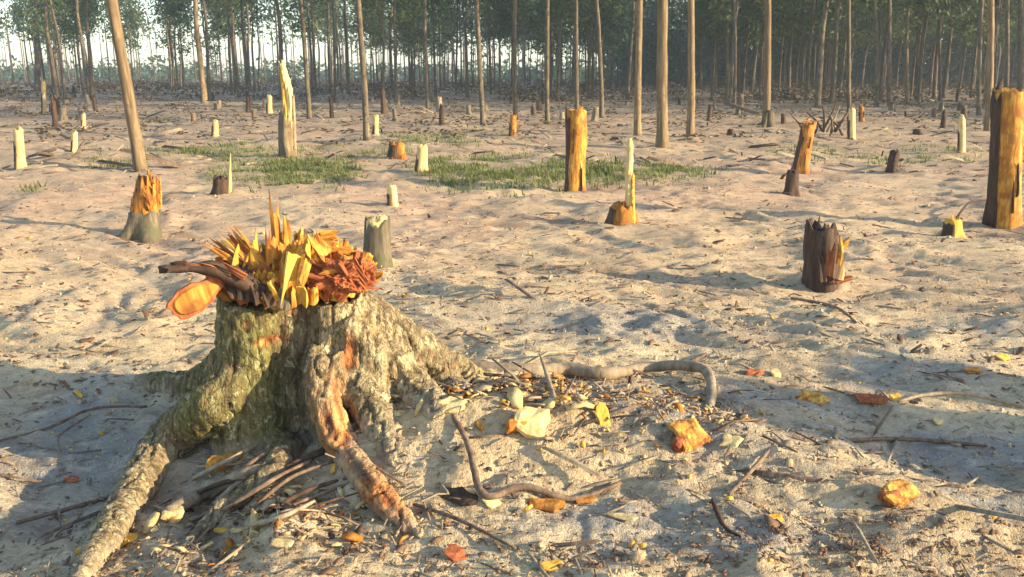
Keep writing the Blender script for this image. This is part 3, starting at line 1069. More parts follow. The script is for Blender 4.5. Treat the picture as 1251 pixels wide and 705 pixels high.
# left yellow stake
for (base, top, w, wood, lab, sd) in [
        ((25, 205), (22, 154), 13, 'pale', 'yellow split stake with a darker left edge at the far left', 41),
        ((54, 140), (53, 96), 6, 'pale', 'thin yellow stake on a dark foot near the forest at the far left', 42),
        ((102, 158), (102, 137), 6, 'pale', 'tiny cream stub just left of the leaning trunk', 43),
        ((91, 186), (91, 160), 8, 'pale', 'short cream post left of the leaning trunk and below the tiny cream stub', 44),
        ((263, 167), (263, 145), 8, 'pale', 'short yellow and brown post right of the leaning trunk', 45),
        ((329, 139), (329, 115), 7, 'pale', 'small pale post just left of the tall crooked snag', 46),
        ((459, 166), (459, 139), 8, 'pale', 'low pale post at the foot of a slim trunk left of centre', 47),
        ((515, 208), (516, 175), 15, 'pale', 'pale yellow block stump on the grass left of the tall orange post', 48),
        ((1175, 186), (1175, 139), 9, 'pale', 'pale yellow stake left of the sunlit edge trunk', 49),
        ((1041, 166), (1041, 131), 9, 'pale', 'pale stake at the right end of the brush pile', 50),
        ((626, 163), (627, 139), 9, 'orange', 'small stump half black half orange below a thin trunk', 51),
        ((934, 153), (940, 138), 9, 'pale', 'low pale stub at the foot of the lone pale trunk', 52),
        ((1090, 206), (1094, 182), 12, 'dark', 'low dark stump on the dull grass right of the clearing', 53),
        ((893, 166), (893, 157), 9, 'dark', 'tiny dark stub on bare sand right of the straight trunks', 54),
        ((1121, 167), (1120, 160), 10, 'dark', 'tiny black lump below the pale grassy strip on the right', 55),
        ((1053, 150), (1052, 128), 7, 'orange', 'small brown stub just right of the pale stake', 56),
        ((957, 152), (957, 138), 6, 'dark', 'small dark stub between the lone pale trunk and the leaning orange stump', 57),
        ((480, 250), (478, 225), 12, 'pale', 'small stump with dark left side and pale top behind the short brown stump', 58)]:
    wide = wood in ('dark',)
    stump('stake' if w < 12 and not wide else 'tree_stump', lab, 'stake' if w < 12 and not wide else 'stump', base, top, w, wood, 'dark', PI, 6.283 if wide else 1.9, .8 if wide else .55, 2, sd, jag=.15, flare=1.15, seg=12, sp_len=.2)
# brown chunk left of the pale block
stump('tree_stump', 'low orange brown broken stump just left of the pale block stump', 'stump', (486, 194), (486, 171), 20, 'orange', 'dark', PI * 1.1, 2.4, .8, 4, 60, jag=.35, sp_len=.4)
# dark low stump with a pale splinter
t, B, r = stump('tree_stump', 'low dark stump with one pale splinter standing on its right', 'stump', (270, 238), (270, 213), 18, 'dark', 'dark', PI, 6.283, .8, 2, 61, jag=.3)
shard('splinter', S(279, 236, B.y) - B, S(281, 192, B.y) - B, 8 * px_size(B), 5 * px_size(B), 'pale', t, .2, 3, .02, 'pale upright splinter')
# small orange stump with a dark branch
t, B, r = stump('tree_stump', 'low stump with a bright orange cut beside a dark curved branch', 'stump', (1163, 290), (1164, 266), 20, 'yellow', 'dark', PI * 1.1, 3.0, .7, 2, 62, jag=.15)
tube_obj('branch', [(GP(1158, 284, .01), .012), (GP(1172, 268, .06), .012), (GP(1186, 256, .06), .011), (GP(1208, 247, .02), .007)], 'dark', None, 6)
tag(bpy.context.scene.objects['branch'], 'dark curved branch running from the low orange cut stump to the edge post', 'branch')

# far small stubs, too many alike to tell apart
protos = []
for k in range(5):
    t = thing('tree_stump', 'tiny stump stub far off on the bare ground before the forest', 'stump', (0, 0, 0), group='tiny far stumps before the forest')
    stump_parts(t, (.45, .6, .35, .8, .5)[k], (.11, .09, .13, .08, .1)[k], (.03 * (k - 2), 0, 0), ('stick', 'twig', 'trunk', 'dark', 'twig')[k], ('grey', 'dark')[k % 2], PI, (2.2, 6.283)[k % 2], .8, 1, 70 + k, jag=.2, seg=10)
    protos.append(t)
fr = random.Random(8)
used = set()
SZ = [(60, 130, 'left of the leaning bare trunk'), (176, 335, 'between the leaning bare trunk and the tall yellow snag'), (362, 500, 'between the tall yellow snag and the pale block stump'),
      (525, 690, 'between the pale block stump and the tall orange post'), (720, 965, 'between the tall orange post and the leaning orange stump'), (1050, 1205, 'between the brush pile and the sunlit edge trunk')]
for i in range(66):
    k = i % 5
    x0, x1, where = SZ[(i // 5) % 6]
    px = fr.uniform(x0, x1)
    d = fr.uniform(22, 46) if px > 400 else fr.uniform(22, 58)
    x = (px - IW / 2) / F * d
    p = Vector((x, d, 0)); p.z = hz(p)
    if k not in used:
        used.add(k); o = protos[k]
    else:
        s = protos[k]
        o = s.copy(); C.objects.link(o)
        for ch in s.children:
            c = ch.copy(); C.objects.link(c); c.parent = o
    o['label'] = 'tiny stump stub far off ' + where
    o['group'] = 'tiny far stumps ' + where
    o.location = p
    o.rotation_euler = (0, 0, fr.random() * 6.28)
    q = fr.uniform(.55, 1.1)
    o.scale = (q, q, q * fr.uniform(.7, 1.3))

# cut posts of the same clearing standing just past the right side of the frame: their shadows cross the sand
for (x, y, h, r, lab, sd) in [(5.0, 2.0, 1.24, .30, 'thick cut post right of the photographer nearest the frame edge', 81),
                              (6.4, 2.2, 1.55, .22, 'tall cut post right of the photographer second from the frame edge', 82),
                              (3.6, .95, .72, .2, 'knee high cut post right of the photographer', 83)]:
    p = Vector((x, y, 0)); p.z = hz(p)
    t = thing('tall_post', lab, 'stump', p)
    stump_parts(t, h, r, (0, 0, 0), 'orange', 'grey', PI, 3.0, .9, 4, sd, jag=.08, sp_len=.1)

# brush pile
t = thing('brush_pile', 'tangled pile of dark sticks between the leaning orange stump and the pale stake', 'brush pile', GP(1010, 164))
s0 = px_size(t.location)
br = random.Random(3)
for k in range(14):
    a = Vector((br.uniform(-24, 18) * s0, br.uniform(-.4, .4), br.uniform(0, .1)))
    b = a + Vector((br.uniform(-22, 22) * s0, br.uniform(-.3, .3), br.uniform(8, 34) * s0))
    tube_obj('stick', [(a, 1.6 * s0), (a.lerp(b, .5) + Vector((.03, 0, .03)), 1.4 * s0), (b, .6 * s0)], ('dark', 'twig', 'stick')[k % 3 if k % 4 else 0], t, 5, 5)


# ================================================================== THE BIG STUMP
YS = 3.10


def main_stump():
    base = Vector((S(362, 540, YS).x, YS, 0)); base.z = hz(base)
    t = thing('tree_stump', 'biggest stump in the foreground with spreading roots and a torn orange top', 'stump', base)
    L = lambda v: Vector(v) - base
    bm = bmesh.new()

    def body(pts, n=14, seg=18):
        tube(bm, catmull(pts, n), seg, 1., 0.)
    # bole: left bulge, right bulge, back
    body([(S(312, 600, 3.10), .19), (S(310, 540, 3.07), .155), (S(309, 470, 3.07), .132), (S(309, 410, 3.07), .128), (S(312, 368, 3.07), .128)])
    body([(S(415, 600, 3.12), .21), (S(412, 520, 3.12), .175), (S(413, 440, 3.12), .14), (S(412, 390, 3.12), .132), (S(410, 362, 3.12), .128)])
    body([(S(365, 560, 3.24), .27), (S(365, 480, 3.24), .23), (S(362, 400, 3.22), .20), (S(362, 350, 3.22), .19)])
    # left root
    lr = [(S(302, 450, 3.04), .085), (S(262, 492, 2.96), .09), (GP(208, 556, .06), .088), (GP(165, 615, .04), .064), (GP(128, 668, .02), .05), (GP(95, 715, .0), .036), (GP(60, 780, -.02), .03)]
    body(lr, 26, 14)
    # red peeled root
    rr = [(S(390, 425, 3.0), .05), (S(390, 462, 2.92), .058), (S(402, 512, 2.84), .06), (S(426, 560, 2.74), .056), (GP(461, 606, .03), .046), (GP(498, 643, -.005), .032), (GP(520, 668, -.02), .018)]
    body(rr, 26, 12)
    # right root
    ro = [(S(425, 372, 3.1), .09), (S(462, 398, 3.12), .095), (S(505, 425, 3.15), .085), (S(548, 449, 3.22), .07), (S(580, 464, 3.30), .055), (GP(625, 470, .01), .035), (GP(665, 468, -.01), .024)]
    body(ro, 30, 14)
    body([(S(420, 395, 3.06), .10), (S(460, 438, 3.04), .10), (S(500, 472, 3.03), .08), (GP(545, 502, -.03), .06)], 20, 14)
    body([(S(415, 430, 3.02), .10), (S(445, 480, 2.96), .085), (GP(478, 535, -.03), .06), (GP(505, 560, -.06), .04)], 20, 14)
    body([(S(430, 400, 3.14), .11), (S(480, 440, 3.16), .11), (S(535, 475, 3.2), .08), (GP(590, 492, -.05), .05)], 20, 14)
    # small front roots
    body([(S(350, 545, 2.98), .07), (GP(330, 590, .02), .045), (GP(270, 628, .01), .03), (GP(225, 668, -.01), .018)], 16, 10)
    # back roots
    body([(S(420, 420, 3.3), .12), (Vector((base.x + .45, 3.6, .06)), .07), (Vector((base.x + .8, 3.95, -.03)), .04)], 12, 10)
    body([(S(300, 440, 3.25), .12), (Vector((base.x - .5, 3.5, .05)), .07), (Vector((base.x - .85, 3.75, -.03)), .04)], 12, 10)
    me = bpy.data.meshes.new('bole')
    bm.to_mesh(me); bm.free()
    o = bpy.data.objects.new('bole_source', me)
    C.objects.link(o)
    md = o.modifiers.new('r', 'REMESH'); md.mode = 'VOXEL'; md.voxel_size = .0075
    m2 = o.modifiers.new('s', 'SMOOTH'); m2.factor = .5; m2.iterations = 16
    dg = bpy.context.evaluated_depsgraph_get()
    ev = o.evaluated_get(dg)
    me2 = bpy.data.meshes.new_from_object(ev)
    bpy.data.objects.remove(o)
    n = len(me2.vertices)
    co = np.empty(n * 3, np.float32); me2.vertices.foreach_get('co', co); co = co.reshape(-1, 3)
    no = np.empty(n * 3, np.float32); me2.vertices.foreach_get('normal', no); no = no.reshape(-1, 3)
    x, y, z = co.T.astype(float)

    def near(path, rad, m=40):
        P = np.array([list(p) for p, r in catmull(path, m)])
        D = np.min(np.linalg.norm(co[:, None, :] - P[None], axis=2), axis=1)
        return np.clip(1 - D / rad, 0, 1), P
    g1 = n3(x * 9, y * 9, z * 3, 1); g2 = n3(x * 30, y * 30, z * 9, 2); g3 = n3(x * 60, y * 60, z * 30, 3)
    bole_ = np.clip((z - base.z - .16) / .12, .35, 1)
    rb_, _ = near(rr, .10)
    bole_ = bole_ * (1 - .8 * np.clip(rb_ * 2, 0, 1))
    gv = n3(x * 16, y * 16, z * 2.0, 11)
    d = .005 * g1 * bole_ + .008 * gv * bole_ + .003 * g2 * bole_ + .005 * g3 + .003 * n3(x * 110, y * 110, z * 60, 5) - .012 * np.clip(np.abs(n3(x * 20, y * 20, z * 2.2, 4)) < .10, 0, 1)
    top = np.clip((z - base.z - .44) / .1, 0, 1)
    d = d * (1 - .3 * top)
    # scars gouged by the axe, front of the bole
    peel = np.zeros(n)
    for (px, py, Y, rx, rz) in ((325, 422, 2.93, .045, .018), (428, 430, 2.96, .028, .065), (348, 378, 2.95, .016, .035), (300, 400, 2.93, .01, .02)):
        c = S(px, py, Y)
        q = np.exp(-(((x - c.x) / rx) ** 2 + ((z - c.z) / rz) ** 2) ** 2) * (y < 3.08)
        peel = np.maximum(peel, q); d = d - .014 * q
    q, P = near(rr[1:], .125)
    rp = np.clip(q * 3.2 - 1.15 + .75 * g1 + .35 * g2, 0, 1) * (y < 2.98) * np.clip((x - S(372, 480, 2.9).x) / .02, 0, 1)
    peel = np.maximum(peel, rp)
    q2, _ = near(lr[2:], .13)
    q3, _ = near(ro, .14)
    moss = np.clip((S(352, 450, 2.95).x - x) / .05, 0, 1) * (1 - np.clip(q2 * 1.6, 0, .75)) * np.clip(.8 + .5 * g1, 0, 1)
    moss = moss * np.clip((z - base.z) / .1, .15, 1)
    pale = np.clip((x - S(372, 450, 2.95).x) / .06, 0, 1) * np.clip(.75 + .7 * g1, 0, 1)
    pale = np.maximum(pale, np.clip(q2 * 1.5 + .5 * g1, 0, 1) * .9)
    Pr = np.array([list(p) for p, r in catmull(rr, 80)])
    kk = np.argmin(np.linalg.norm(co[:, None, :] - Pr[None], axis=2), axis=1)
    of = co - Pr[kk]
    Tr = np.gradient(Pr, axis=0); Tr /= np.linalg.norm(Tr, axis=1)[:, None]; Tr = Tr[kk]
    of = of - np.sum(of * Tr, axis=1)[:, None] * Tr
    grain = .5 + .5 * np.clip(n3(of[:, 0] * 48, of[:, 1] * 48, of[:, 2] * 48 + kk * .02, 13) + .5 * n3(of[:, 0] * 110, of[:, 1] * 110, of[:, 2] * 110, 14), -1, 1)
    d = d + peel * .007 * (grain - .5) * 2
    soil = np.clip(1 - (z - hgt(x, y) - .01) / .05, 0, 1) * .8
    co2 = co + no * d[:, None].astype(np.float32) - np.array(base, np.float32)[None]
    me2.vertices.foreach_set('co', co2.astype(np.float32).ravel())
    for nm, arr in (('peel', peel), ('moss', moss), ('pale', pale), ('soil', soil), ('grain', grain)):
        a = me2.attributes.new(nm, 'FLOAT', 'POINT'); a.data.foreach_set('value', np.clip(arr, 0, 1).astype(np.float32))
    me2.update()
    m, nt, b = new_mat('old stump bark')
    v = coords(nt, (1, 1, .35))
    a1 = noise(nt, v, 22, 6, .7, .5); a2 = noise(nt, v, 70, 4, .7); a3 = noise(nt, coords(nt, (1, 1, 1)), 11, 5, .7)
    col = ramp(nt, a1, [(.30, (.07, .05, .03)), (.5, (.165, .12, .07)), (.7, (.27, .21, .125))])
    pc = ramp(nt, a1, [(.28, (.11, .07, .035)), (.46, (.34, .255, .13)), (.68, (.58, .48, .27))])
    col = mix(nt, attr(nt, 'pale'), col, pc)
    mc = ramp(nt, a1, [(.32, (.07, .065, .018)), (.5, (.17, .155, .04)), (.72, (.28, .25, .08))])
    col = mix(nt, attr(nt, 'moss'), col, mc)
    col = mix(nt, ramp(nt, a3, [(.52, (0, 0, 0)), (.64, (.7, .7, .7))]), col, (.15, .105, .05))
    col = mix(nt, ramp(nt, a2, [(.56, (0, 0, 0)), (.64, (.75, .75, .75))]), col, (.10, .07, .035))
    col = mix(nt, ramp(nt, a2, [(.34, (.6, .6, .6)), (.42, (0, 0, 0))]), col, (.50, .44, .25))
    a4 = noise(nt, coords(nt, (1, 1, .6)), 38, 5, .75, .3)
    col = mix(nt, ramp(nt, a4, [(.50, (0, 0, 0)), (.57, (.85, .85, .85))]), col, (.085, .06, .03))
    a5 = noise(nt, coords(nt, (1, 1, .8)), 26, 5, .75, .6)
    col = mix(nt, ramp(nt, a5, [(.56, (0, 0, 0)), (.63, (.8, .8, .8))]), col, (.46, .41, .22))
    a6 = noise(nt, coords(nt, (1, 1, 1)), 16, 5, .7, .4)
    col = mix(nt, ramp(nt, a6, [(.57, (0, 0, 0)), (.66, (.6, .6, .6))]), col, (.26, .13, .05))
    vo = nd(nt, 'ShaderNodeTexVoronoi', feature='DISTANCE_TO_EDGE')
    vo.inputs['Scale'].default_value = 30
    wv = nd(nt, 'ShaderNodeVectorMath', operation='ADD')
    nz_ = nd(nt, 'ShaderNodeTexNoise'); nz_.inputs['Scale'].default_value = 9; nz_.inputs['Detail'].default_value = 4
    sc_ = nd(nt, 'ShaderNodeVectorMath', operation='SCALE'); sc_.inputs['Scale'].default_value = .09
    nt.links.new(coords(nt, (1, 1, 1)), nz_.inputs['Vector']); nt.links.new(nz_.outputs['Color'], sc_.inputs[0])
    nt.links.new(coords(nt, (1, 1, .3)), wv.inputs[0]); nt.links.new(sc_.outputs[0], wv.inputs[1]); nt.links.new(wv.outputs[0], vo.inputs['Vector'])
    crack = ramp(nt, vo.outputs['Distance'], [(.02, (1, 1, 1)), (.09, (0, 0, 0))])
    crk = nd(nt, 'ShaderNodeMath', operation='MULTIPLY'); nt.links.new(crack, crk.inputs[0]); crk.inputs[1].default_value = .22
    col = mix(nt, crk.outputs[0], col, (.075, .052, .028))
    rc = ramp(nt, attr(nt, 'grain'), [(.15, (.10, .035, .014)), (.40, (.30, .10, .03)), (.60, (.44, .18, .055)), (.85, (.56, .31, .12))])
    col = mix(nt, attr(nt, 'peel'), col, rc)
    sm = nd(nt, 'ShaderNodeMath', operation='MULTIPLY')
    nt.links.new(attr(nt, 'soil'), sm.inputs[0]); nt.links.new(ramp(nt, a2, [(.35, (.3, .3, .3)), (.6, (1, 1, 1))]), sm.inputs[1])
    col = mix(nt, sm.outputs[0], col, (.42, .33, .22))
    nt.links.new(col, b.inputs['Base Color'])
    ad = nd(nt, 'ShaderNodeMath', operation='ADD'); nt.links.new(a1, ad.inputs[0]); nt.links.new(a2, ad.inputs[1])
    cs = nd(nt, 'ShaderNodeMath', operation='SUBTRACT'); nt.links.new(ad.outputs[0], cs.inputs[0]); nt.links.new(crk.outputs[0], cs.inputs[1])
    bump(nt, b, cs.outputs[0], 1.0, .012)
    obj('bole', me2, m, t, True)
    # runner root lying on the sand to the right, hooked at its end
    o = tube_obj('root', [(L(GP(565, 466, .05)), .04), (L(GP(640, 463, .042)), .036), (L(GP(690, 461, .04)), .031), (L(GP(740, 461, .035)), .027), (L(GP(790, 460, .038)), .022), (L(GP(835, 461, .045)), .023),
                          (L(GP(862, 468, .045)), .022), (L(GP(869, 488, .03)), .02), (L(GP(864, 506, -.02)), .014)], 'stick', t, 9, 40, 1, .12)
    o['label'] = 'long runner root with a hooked end'

    # ---- torn top
    c0 = L(S(360, 352, 3.13))
    bm = bmesh.new()
    nr, ns = 16, 56
    rings = []
    rg = random.Random(4)
    for i in range(nr):
        f = i / (nr - 1)
        row = []
        for k in range(ns):
            a = 2 * PI * k / ns
            R = (.222 + .015 * math.sin(3 * a)) * f
            px_, py_ = c0.x + R * math.cos(a) * 1.02, c0.y + R * math.sin(a) * .8
            s = float(n3(np.array([px_ * 24]), np.array([py_ * 24]), np.array([1.]), 8)[0]); s2 = float(n3(np.array([px_ * 60]), np.array([py_ * 60]), np.array([1.]), 9)[0])
            zz = c0.z + .075 * (1 - f * f) + .06 * abs(s) + .04 * s2 - (.03 if f > .97 else 0)
            row.append(bm.verts.new((px_, py_, zz)))
        rings.append(row)
    for A, B in zip(rings, rings[1:]):
        for k in range(ns):
            if (A[k].co - A[(k + 1) % ns].co).length < 1e-6:
                bm.faces.new((A[k], B[(k + 1) % ns], B[k])) if False else None
            bm.faces.new((A[k], A[(k + 1) % ns], B[(k + 1) % ns], B[k]))
    bmesh.ops.remove_doubles(bm, verts=bm.verts, dist=1e-5)
    bmesh.ops.recalc_face_normals(bm, faces=bm.faces)
    obj('torn_wood', bm, 'torn', t)
    # splinters standing all over it
    for k in range(7):
        a = rg.random() * 2 * PI; f = math.sqrt(rg.random())
        p = Vector((c0.x + .26 * f * math.cos(a), c0.y + .20 * f * math.sin(a), c0.z + .02 * rg.random() + .06 * (1 - f)))
        Ln = rg.uniform(.04, .11) * (1.15 - .3 * f)
        out = .25 + .9 * f
        d = Vector((math.cos(a) * out + rg.gauss(0, .25), math.sin(a) * out + rg.gauss(0, .25), 1.0 + rg.gauss(0, .2) - .45 * f)).normalized() * Ln
        rightside = math.cos(a) > .35 and f > .55
        mt = rg.choice(['red', 'torn', 'orange', 'dark']) if rightside and math.sin(a) < .2 else (rg.choice(['amber', 'torn', 'yellow', 'torn']) if math.cos(a) > -.1 else rg.choice(['orange', 'torn', 'torn', 'red']))
        shard('splinter', p, p + d, rg.uniform(.014, .045), rg.uniform(.008, .02), mt, t, rg.random() * 6.28, rg.randrange(10 ** 6), rg.uniform(-.15, .15))
    Q = lambda px, py, Y: L(S(px, py, Y))
    shard('spike', Q(341, 322, 3.05), Q(336, 238, 3.06), .034, .03, 'orange', t, .2, 1, .0, 'tall upright orange spike')
    shard('spike', Q(352, 310, 3.06), Q(349, 268, 3.05), .03, .024, 'amber', t, .4, 2, .05)
    def lump(c, rx, ry, rz, mt, seed, lab=None):
        bm = bmesh.new()
        bmesh.ops.create_icosphere(bm, subdivisions=5, radius=1)
        V_ = np.array([v.co[:] for v in bm.verts])
        rgl = np.random.default_rng(seed)
        ax = rgl.normal(0, 1, 3) * .35 + np.array([0, 0, 1.]); ax /= np.linalg.norm(ax)
        W_ = V_ - (V_ @ ax)[:, None] * ax[None] * .8          # fibres run along ax
        n_ = lambda f, s_: n3(W_[:, 0] * f + seed, W_[:, 1] * f, W_[:, 2] * f, s_)
        q = 1 + .35 * n3(V_[:, 0] * 2 + seed, V_[:, 1] * 2, V_[:, 2] * 2, seed) +   .24 * n_(4, seed + 1) + .14 * n_(10, seed + 2) + .07 * n_(24, seed + 3) + .07 * n3(V_[:, 0] * 14, V_[:, 1] * 14, V_[:, 2] * 14, seed + 4)
        q = np.where(V_[:, 2] > .2, q * (1 + .18 * np.clip(n_(7, seed + 5), 0, 1)), q)
        for v, k in zip(bm.verts, q):
            v.co = Vector((v.co.x * rx, v.co.y * ry, v.co.z * rz)) * float(k)
        o = obj('torn_lump', bm, mt, t)
        o.location = c
        if lab:
            o['label'] = lab
    lump(Q(415, 342, 2.99), .088, .055, .042, 'red', 3, 'rough red brown torn lump on the right')
    lump(Q(443, 335, 3.04), .045, .05, .05, 'red', 4)
    lump(Q(285, 312, 3.03), .045, .045, .035, 'torn', 8)
    lump(Q(300, 340, 2.98), .065, .05, .038, 'dark', 9)
    lump(Q(360, 325, 2.97), .042, .04, .07, 'amber', 10, 'bright yellow torn lump at the front')
    lump(Q(335, 345, 2.96), .04, .03, .035, 'torn', 13)
    # the bright yellow torn flap hanging at the front
    for (a, b, w, th, mt, sd) in [((360, 310), (352, 368), .06, .035, 'yellow', 11), ((372, 315), (366, 350), .04, .03, 'torn', 12), ((346, 318), (343, 356), .03, .025, 'orange', 13)]:
        Y0 = 2.91
        shard('torn_flap', Q(a[0], a[1], Y0 + .03), Q(b[0], b[1], Y0), w, th, mt, t, 1.5 + .2 * (sd % 3), sd, .05)
    for (a, b, w, th, mt, sd) in [
                                  ((395, 312), (380, 286), .05, .04, 'torn', 15)]:
        Y0 = 2.92
        shard('torn_flap', Q(a[0], a[1], Y0 + .04), Q(b[0], b[1], Y0), w, th, mt, t, 1.5 + .2 * (sd % 3), sd, .05)
    # blunt blocks of torn wood, broken off at unequal heights
    for k in range(150):
        f = math.sqrt((k + rg.random()) / 150); a = k * 2.39996 + rg.uniform(-.3, .3)
        p = Vector((c0.x + .25 * f * math.cos(a) + .004, c0.y + .19 * f * math.sin(a), c0.z - .01 + .03 * (1 - f)))
        bump_ = float(n3(np.array([p.x * 9 + 3]), np.array([p.y * 9]), np.array([.5]), 17)[0])
        h_ = .055 + .085 * (1 - f * f) + .05 * bump_ + rg.uniform(-.015, .025)
        out = .10 + .55 * f * f
        d = Vector((math.cos(a) * out + rg.gauss(0, .16), math.sin(a) * out + rg.gauss(0, .16), 1)).normalized() * max(.04, h_ + .03)
        cx_, sy_ = math.cos(a) * f, math.sin(a) * f
        if cx_ > .3 and sy_ < .25: pool = ('red', 'torn', 'torn', 'orange', 'red')
        elif cx_ < -.35: pool = ('orange', 'torn', 'red', 'amber', 'orange')
        elif sy_ > .1: pool = ('amber', 'yellow', 'torn', 'pale', 'torn')
        else: pool = ('amber', 'yellow', 'torn', 'orange')
        shard('torn_block', p, p + d, rg.uniform(.03, .07), rg.uniform(.022, .04), rg.choice(pool), t, rg.random() * 6.28, rg.randrange(10 ** 6), rg.uniform(-.1, .1), rag=rg.uniform(.1, .4))
    # fan of pale splinters at the left rear
    for k in range(8):
        u = k / 7
        a = Q(322 - 22 * u, 318 + 14 * u, 3.0); b = Q(288 - 36 * u, 281 + 18 * u, 2.98)
        shard('splinter', a, b, .022, .015, ('orange', 'torn', 'red', 'amber', 'pale', 'red', 'torn', 'orange')[k], t, .6 * k, 40 + k, .05)
    for k in range(5):
        a = Q(rg.uniform(285, 340), rg.uniform(322, 345), 2.99); b = Q(rg.uniform(280, 345), rg.uniform(280, 300), 3.0)
        shard('splinter', a, b, rg.uniform(.03, .05), .02, rg.choice(['orange', 'orange', 'red', 'yellow']), t, rg.random() * 6, 60 + k, .05)
    # yellow splinters sloping down on the right rear
    for k in range(4):
        a = Q(rg.uniform(375, 400), rg.uniform(285, 310), 3.1); b = Q(rg.uniform(410, 446), rg.uniform(280, 318), 3.1)
        shard('splinter', a, b, rg.uniform(.025, .05), .018, rg.choice(['yellow', 'amber', 'torn', 'orange']), t, rg.random() * 6, 80 + k, .05)
    # rough red bark knot on the right front
    for k in range(26):
        a = Q(rg.uniform(378, 440), rg.uniform(318, 348), rg.uniform(2.95, 3.02)); ang = rg.uniform(-.6, 1.0)
        Ln = rg.uniform(14, 32)
        b = Q(min(458, a.x * 0 + 378 + 70 * rg.random() + Ln * math.cos(ang) * .4), 326 + 34 * rg.random(), 2.95 + .04 * rg.random())
        shard('bark_flake', a, b, rg.uniform(.025, .05), .018, rg.choice(['red', 'red', 'red', 'orange', 'dark']), t, rg.random() * 6, 120 + k, .1)
    # torn dark bark edge across the left front
    for k in range(9):
        u = k / 8
        a = Q(285 + 62 * u, 352 + 14 * u, 2.93 - .015 * math.sin(u * 3)); b = a + Vector((rg.uniform(-.02, .03), -.01, rg.uniform(.02, .05)))
        shard('bark_flake', a - Vector((0, 0, .03)), b, .04, .02, rg.choice(['dark', 'grey', 'dark']), t, 1.57, 150 + k, .1)
    # long dark slab sticking out to the left
    o = tube_obj('bark_slab', [(Q(332, 362, 2.95), .03), (Q(300, 345, 2.93), .044), (Q(268, 330, 2.90), .040), (Q(240, 327, 2.88), .022), (Q(222, 328, 2.87), .019), (Q(201, 329, 2.86), .017)], 'dark', t, 10, 18, .75, .12, .02)
    o['label'] = 'long dark slab of bark sticking out to the left'
    for k in range(5):
        a = Q(300 - 18 * k, 338 - 4 * k, 2.875); b = Q(270 - 16 * k, 324, 2.865)
        shard('bark_flake', a, b, .03, .012, ('red', 'dark', 'red', 'red', 'dark')[k], t, 1.2, 170 + k, .05)
    # hanging orange flap, a round slice of wood
    bm = bmesh.new()
    N = 22
    rim = []
    for s_, q in ((-.011, .96), (.0, 1.0), (.011, .93)):
        row = []
        for k in range(N):
            a = 2 * PI * k / N
            ex = 1 + .07 * math.sin(3 * a + 1) + .06 * math.sin(5 * a) + .05 * math.sin(9 * a + 2) + .35 * max(0, math.cos(a - .25)) ** 7
            row.append(bm.verts.new((math.cos(a) * .088 * ex * q, s_, math.sin(a) * .053 * ex * q + .012 * math.cos(a))))
        rim.append(row)
    for A, B in zip(rim, rim[1:]):
        for k in range(N):
            bm.faces.new((A[k], A[(k + 1) % N], B[(k + 1) % N], B[k]))
    bm.faces.new(rim[-1]); bm.faces.new(list(reversed(rim[0])))
    bmesh.ops.recalc_face_normals(bm, faces=bm.faces)
    o = obj('hanging_flap', bm, 'red', t)
    o.matrix_local = Matrix.Translation(Q(236, 365, 2.87)) @ Matrix.Rotation(.45, 4, 'Z') @ Matrix.Rotation(-.28, 4, 'Y')
    o['label'] = 'round orange slice of wood with a red bark rim hanging at the left'
    bm = bmesh.new()
    row = [bm.verts.new((math.cos(2 * PI * k / N) * .072 * (1 + .07 * math.sin(6 * PI * k / N + 1) + .3 * max(0, math.cos(2 * PI * k / N - .25)) ** 7), 0, math.sin(2 * PI * k / N) * .041 + .010 * math.cos(2 * PI * k / N))) for k in range(N)]
    row2 = [bm.verts.new(v.co * .9 + Vector((0, -.006, 0))) for v in row]
    for k in range(N):
        bm.faces.new((row[k], row[(k + 1) % N], row2[(k + 1) % N], row2[k]))
    bm.faces.new(row2)
    bmesh.ops.recalc_face_normals(bm, faces=bm.faces)
    p = obj('cut_face', bm, 'orange', o)
    p.location = (0, -.0125, 0)
    return t, base


main_stump()


# ================================================================== LOOSE WOOD ON THE GROUND
def chip_mesh(L, Wd, T, seed, ragged=.18, dome=.3):
    r = random.Random(seed)
    bm = bmesh.new()
    N = 11
    rows = []
    lay = ((-.5, .82), (-.15, 1.0), (.3, .95), (.5, .72))
    base = [1 + r.uniform(-ragged, ragged) for _ in range(N)]
    for s, q in lay:
        row = []
        for k in range(N):
            a = 2 * PI * k / N
            e = base[k] * q * (1 + r.uniform(-.06, .06))
            sx = math.copysign(abs(math.cos(a)) ** .8, math.cos(a)); sy = math.copysign(abs(math.sin(a)) ** .8, math.sin(a))
            row.append(bm.verts.new((sx * L / 2 * e, sy * Wd / 2 * e, s * T + dome * T * (math.cos(a) ** 2) * r.uniform(.85, 1.15))))
        rows.append(row)
    for A, B in zip(rows, rows[1:]):
        for k in range(N):
            bm.faces.new((A[k], A[(k + 1) % N], B[(k + 1) % N], B[k]))
    c = bm.verts.new((r.uniform(-.1, .1) * L, 0, T * r.uniform(.7, .95)))
    for k in range(N):
        bm.faces.new((rows[-1][k], rows[-1][(k + 1) % N], c))
    bm.faces.new(list(reversed(rows[0])))
    bmesh.ops.recalc_face_normals(bm, faces=bm.faces)
    return bm


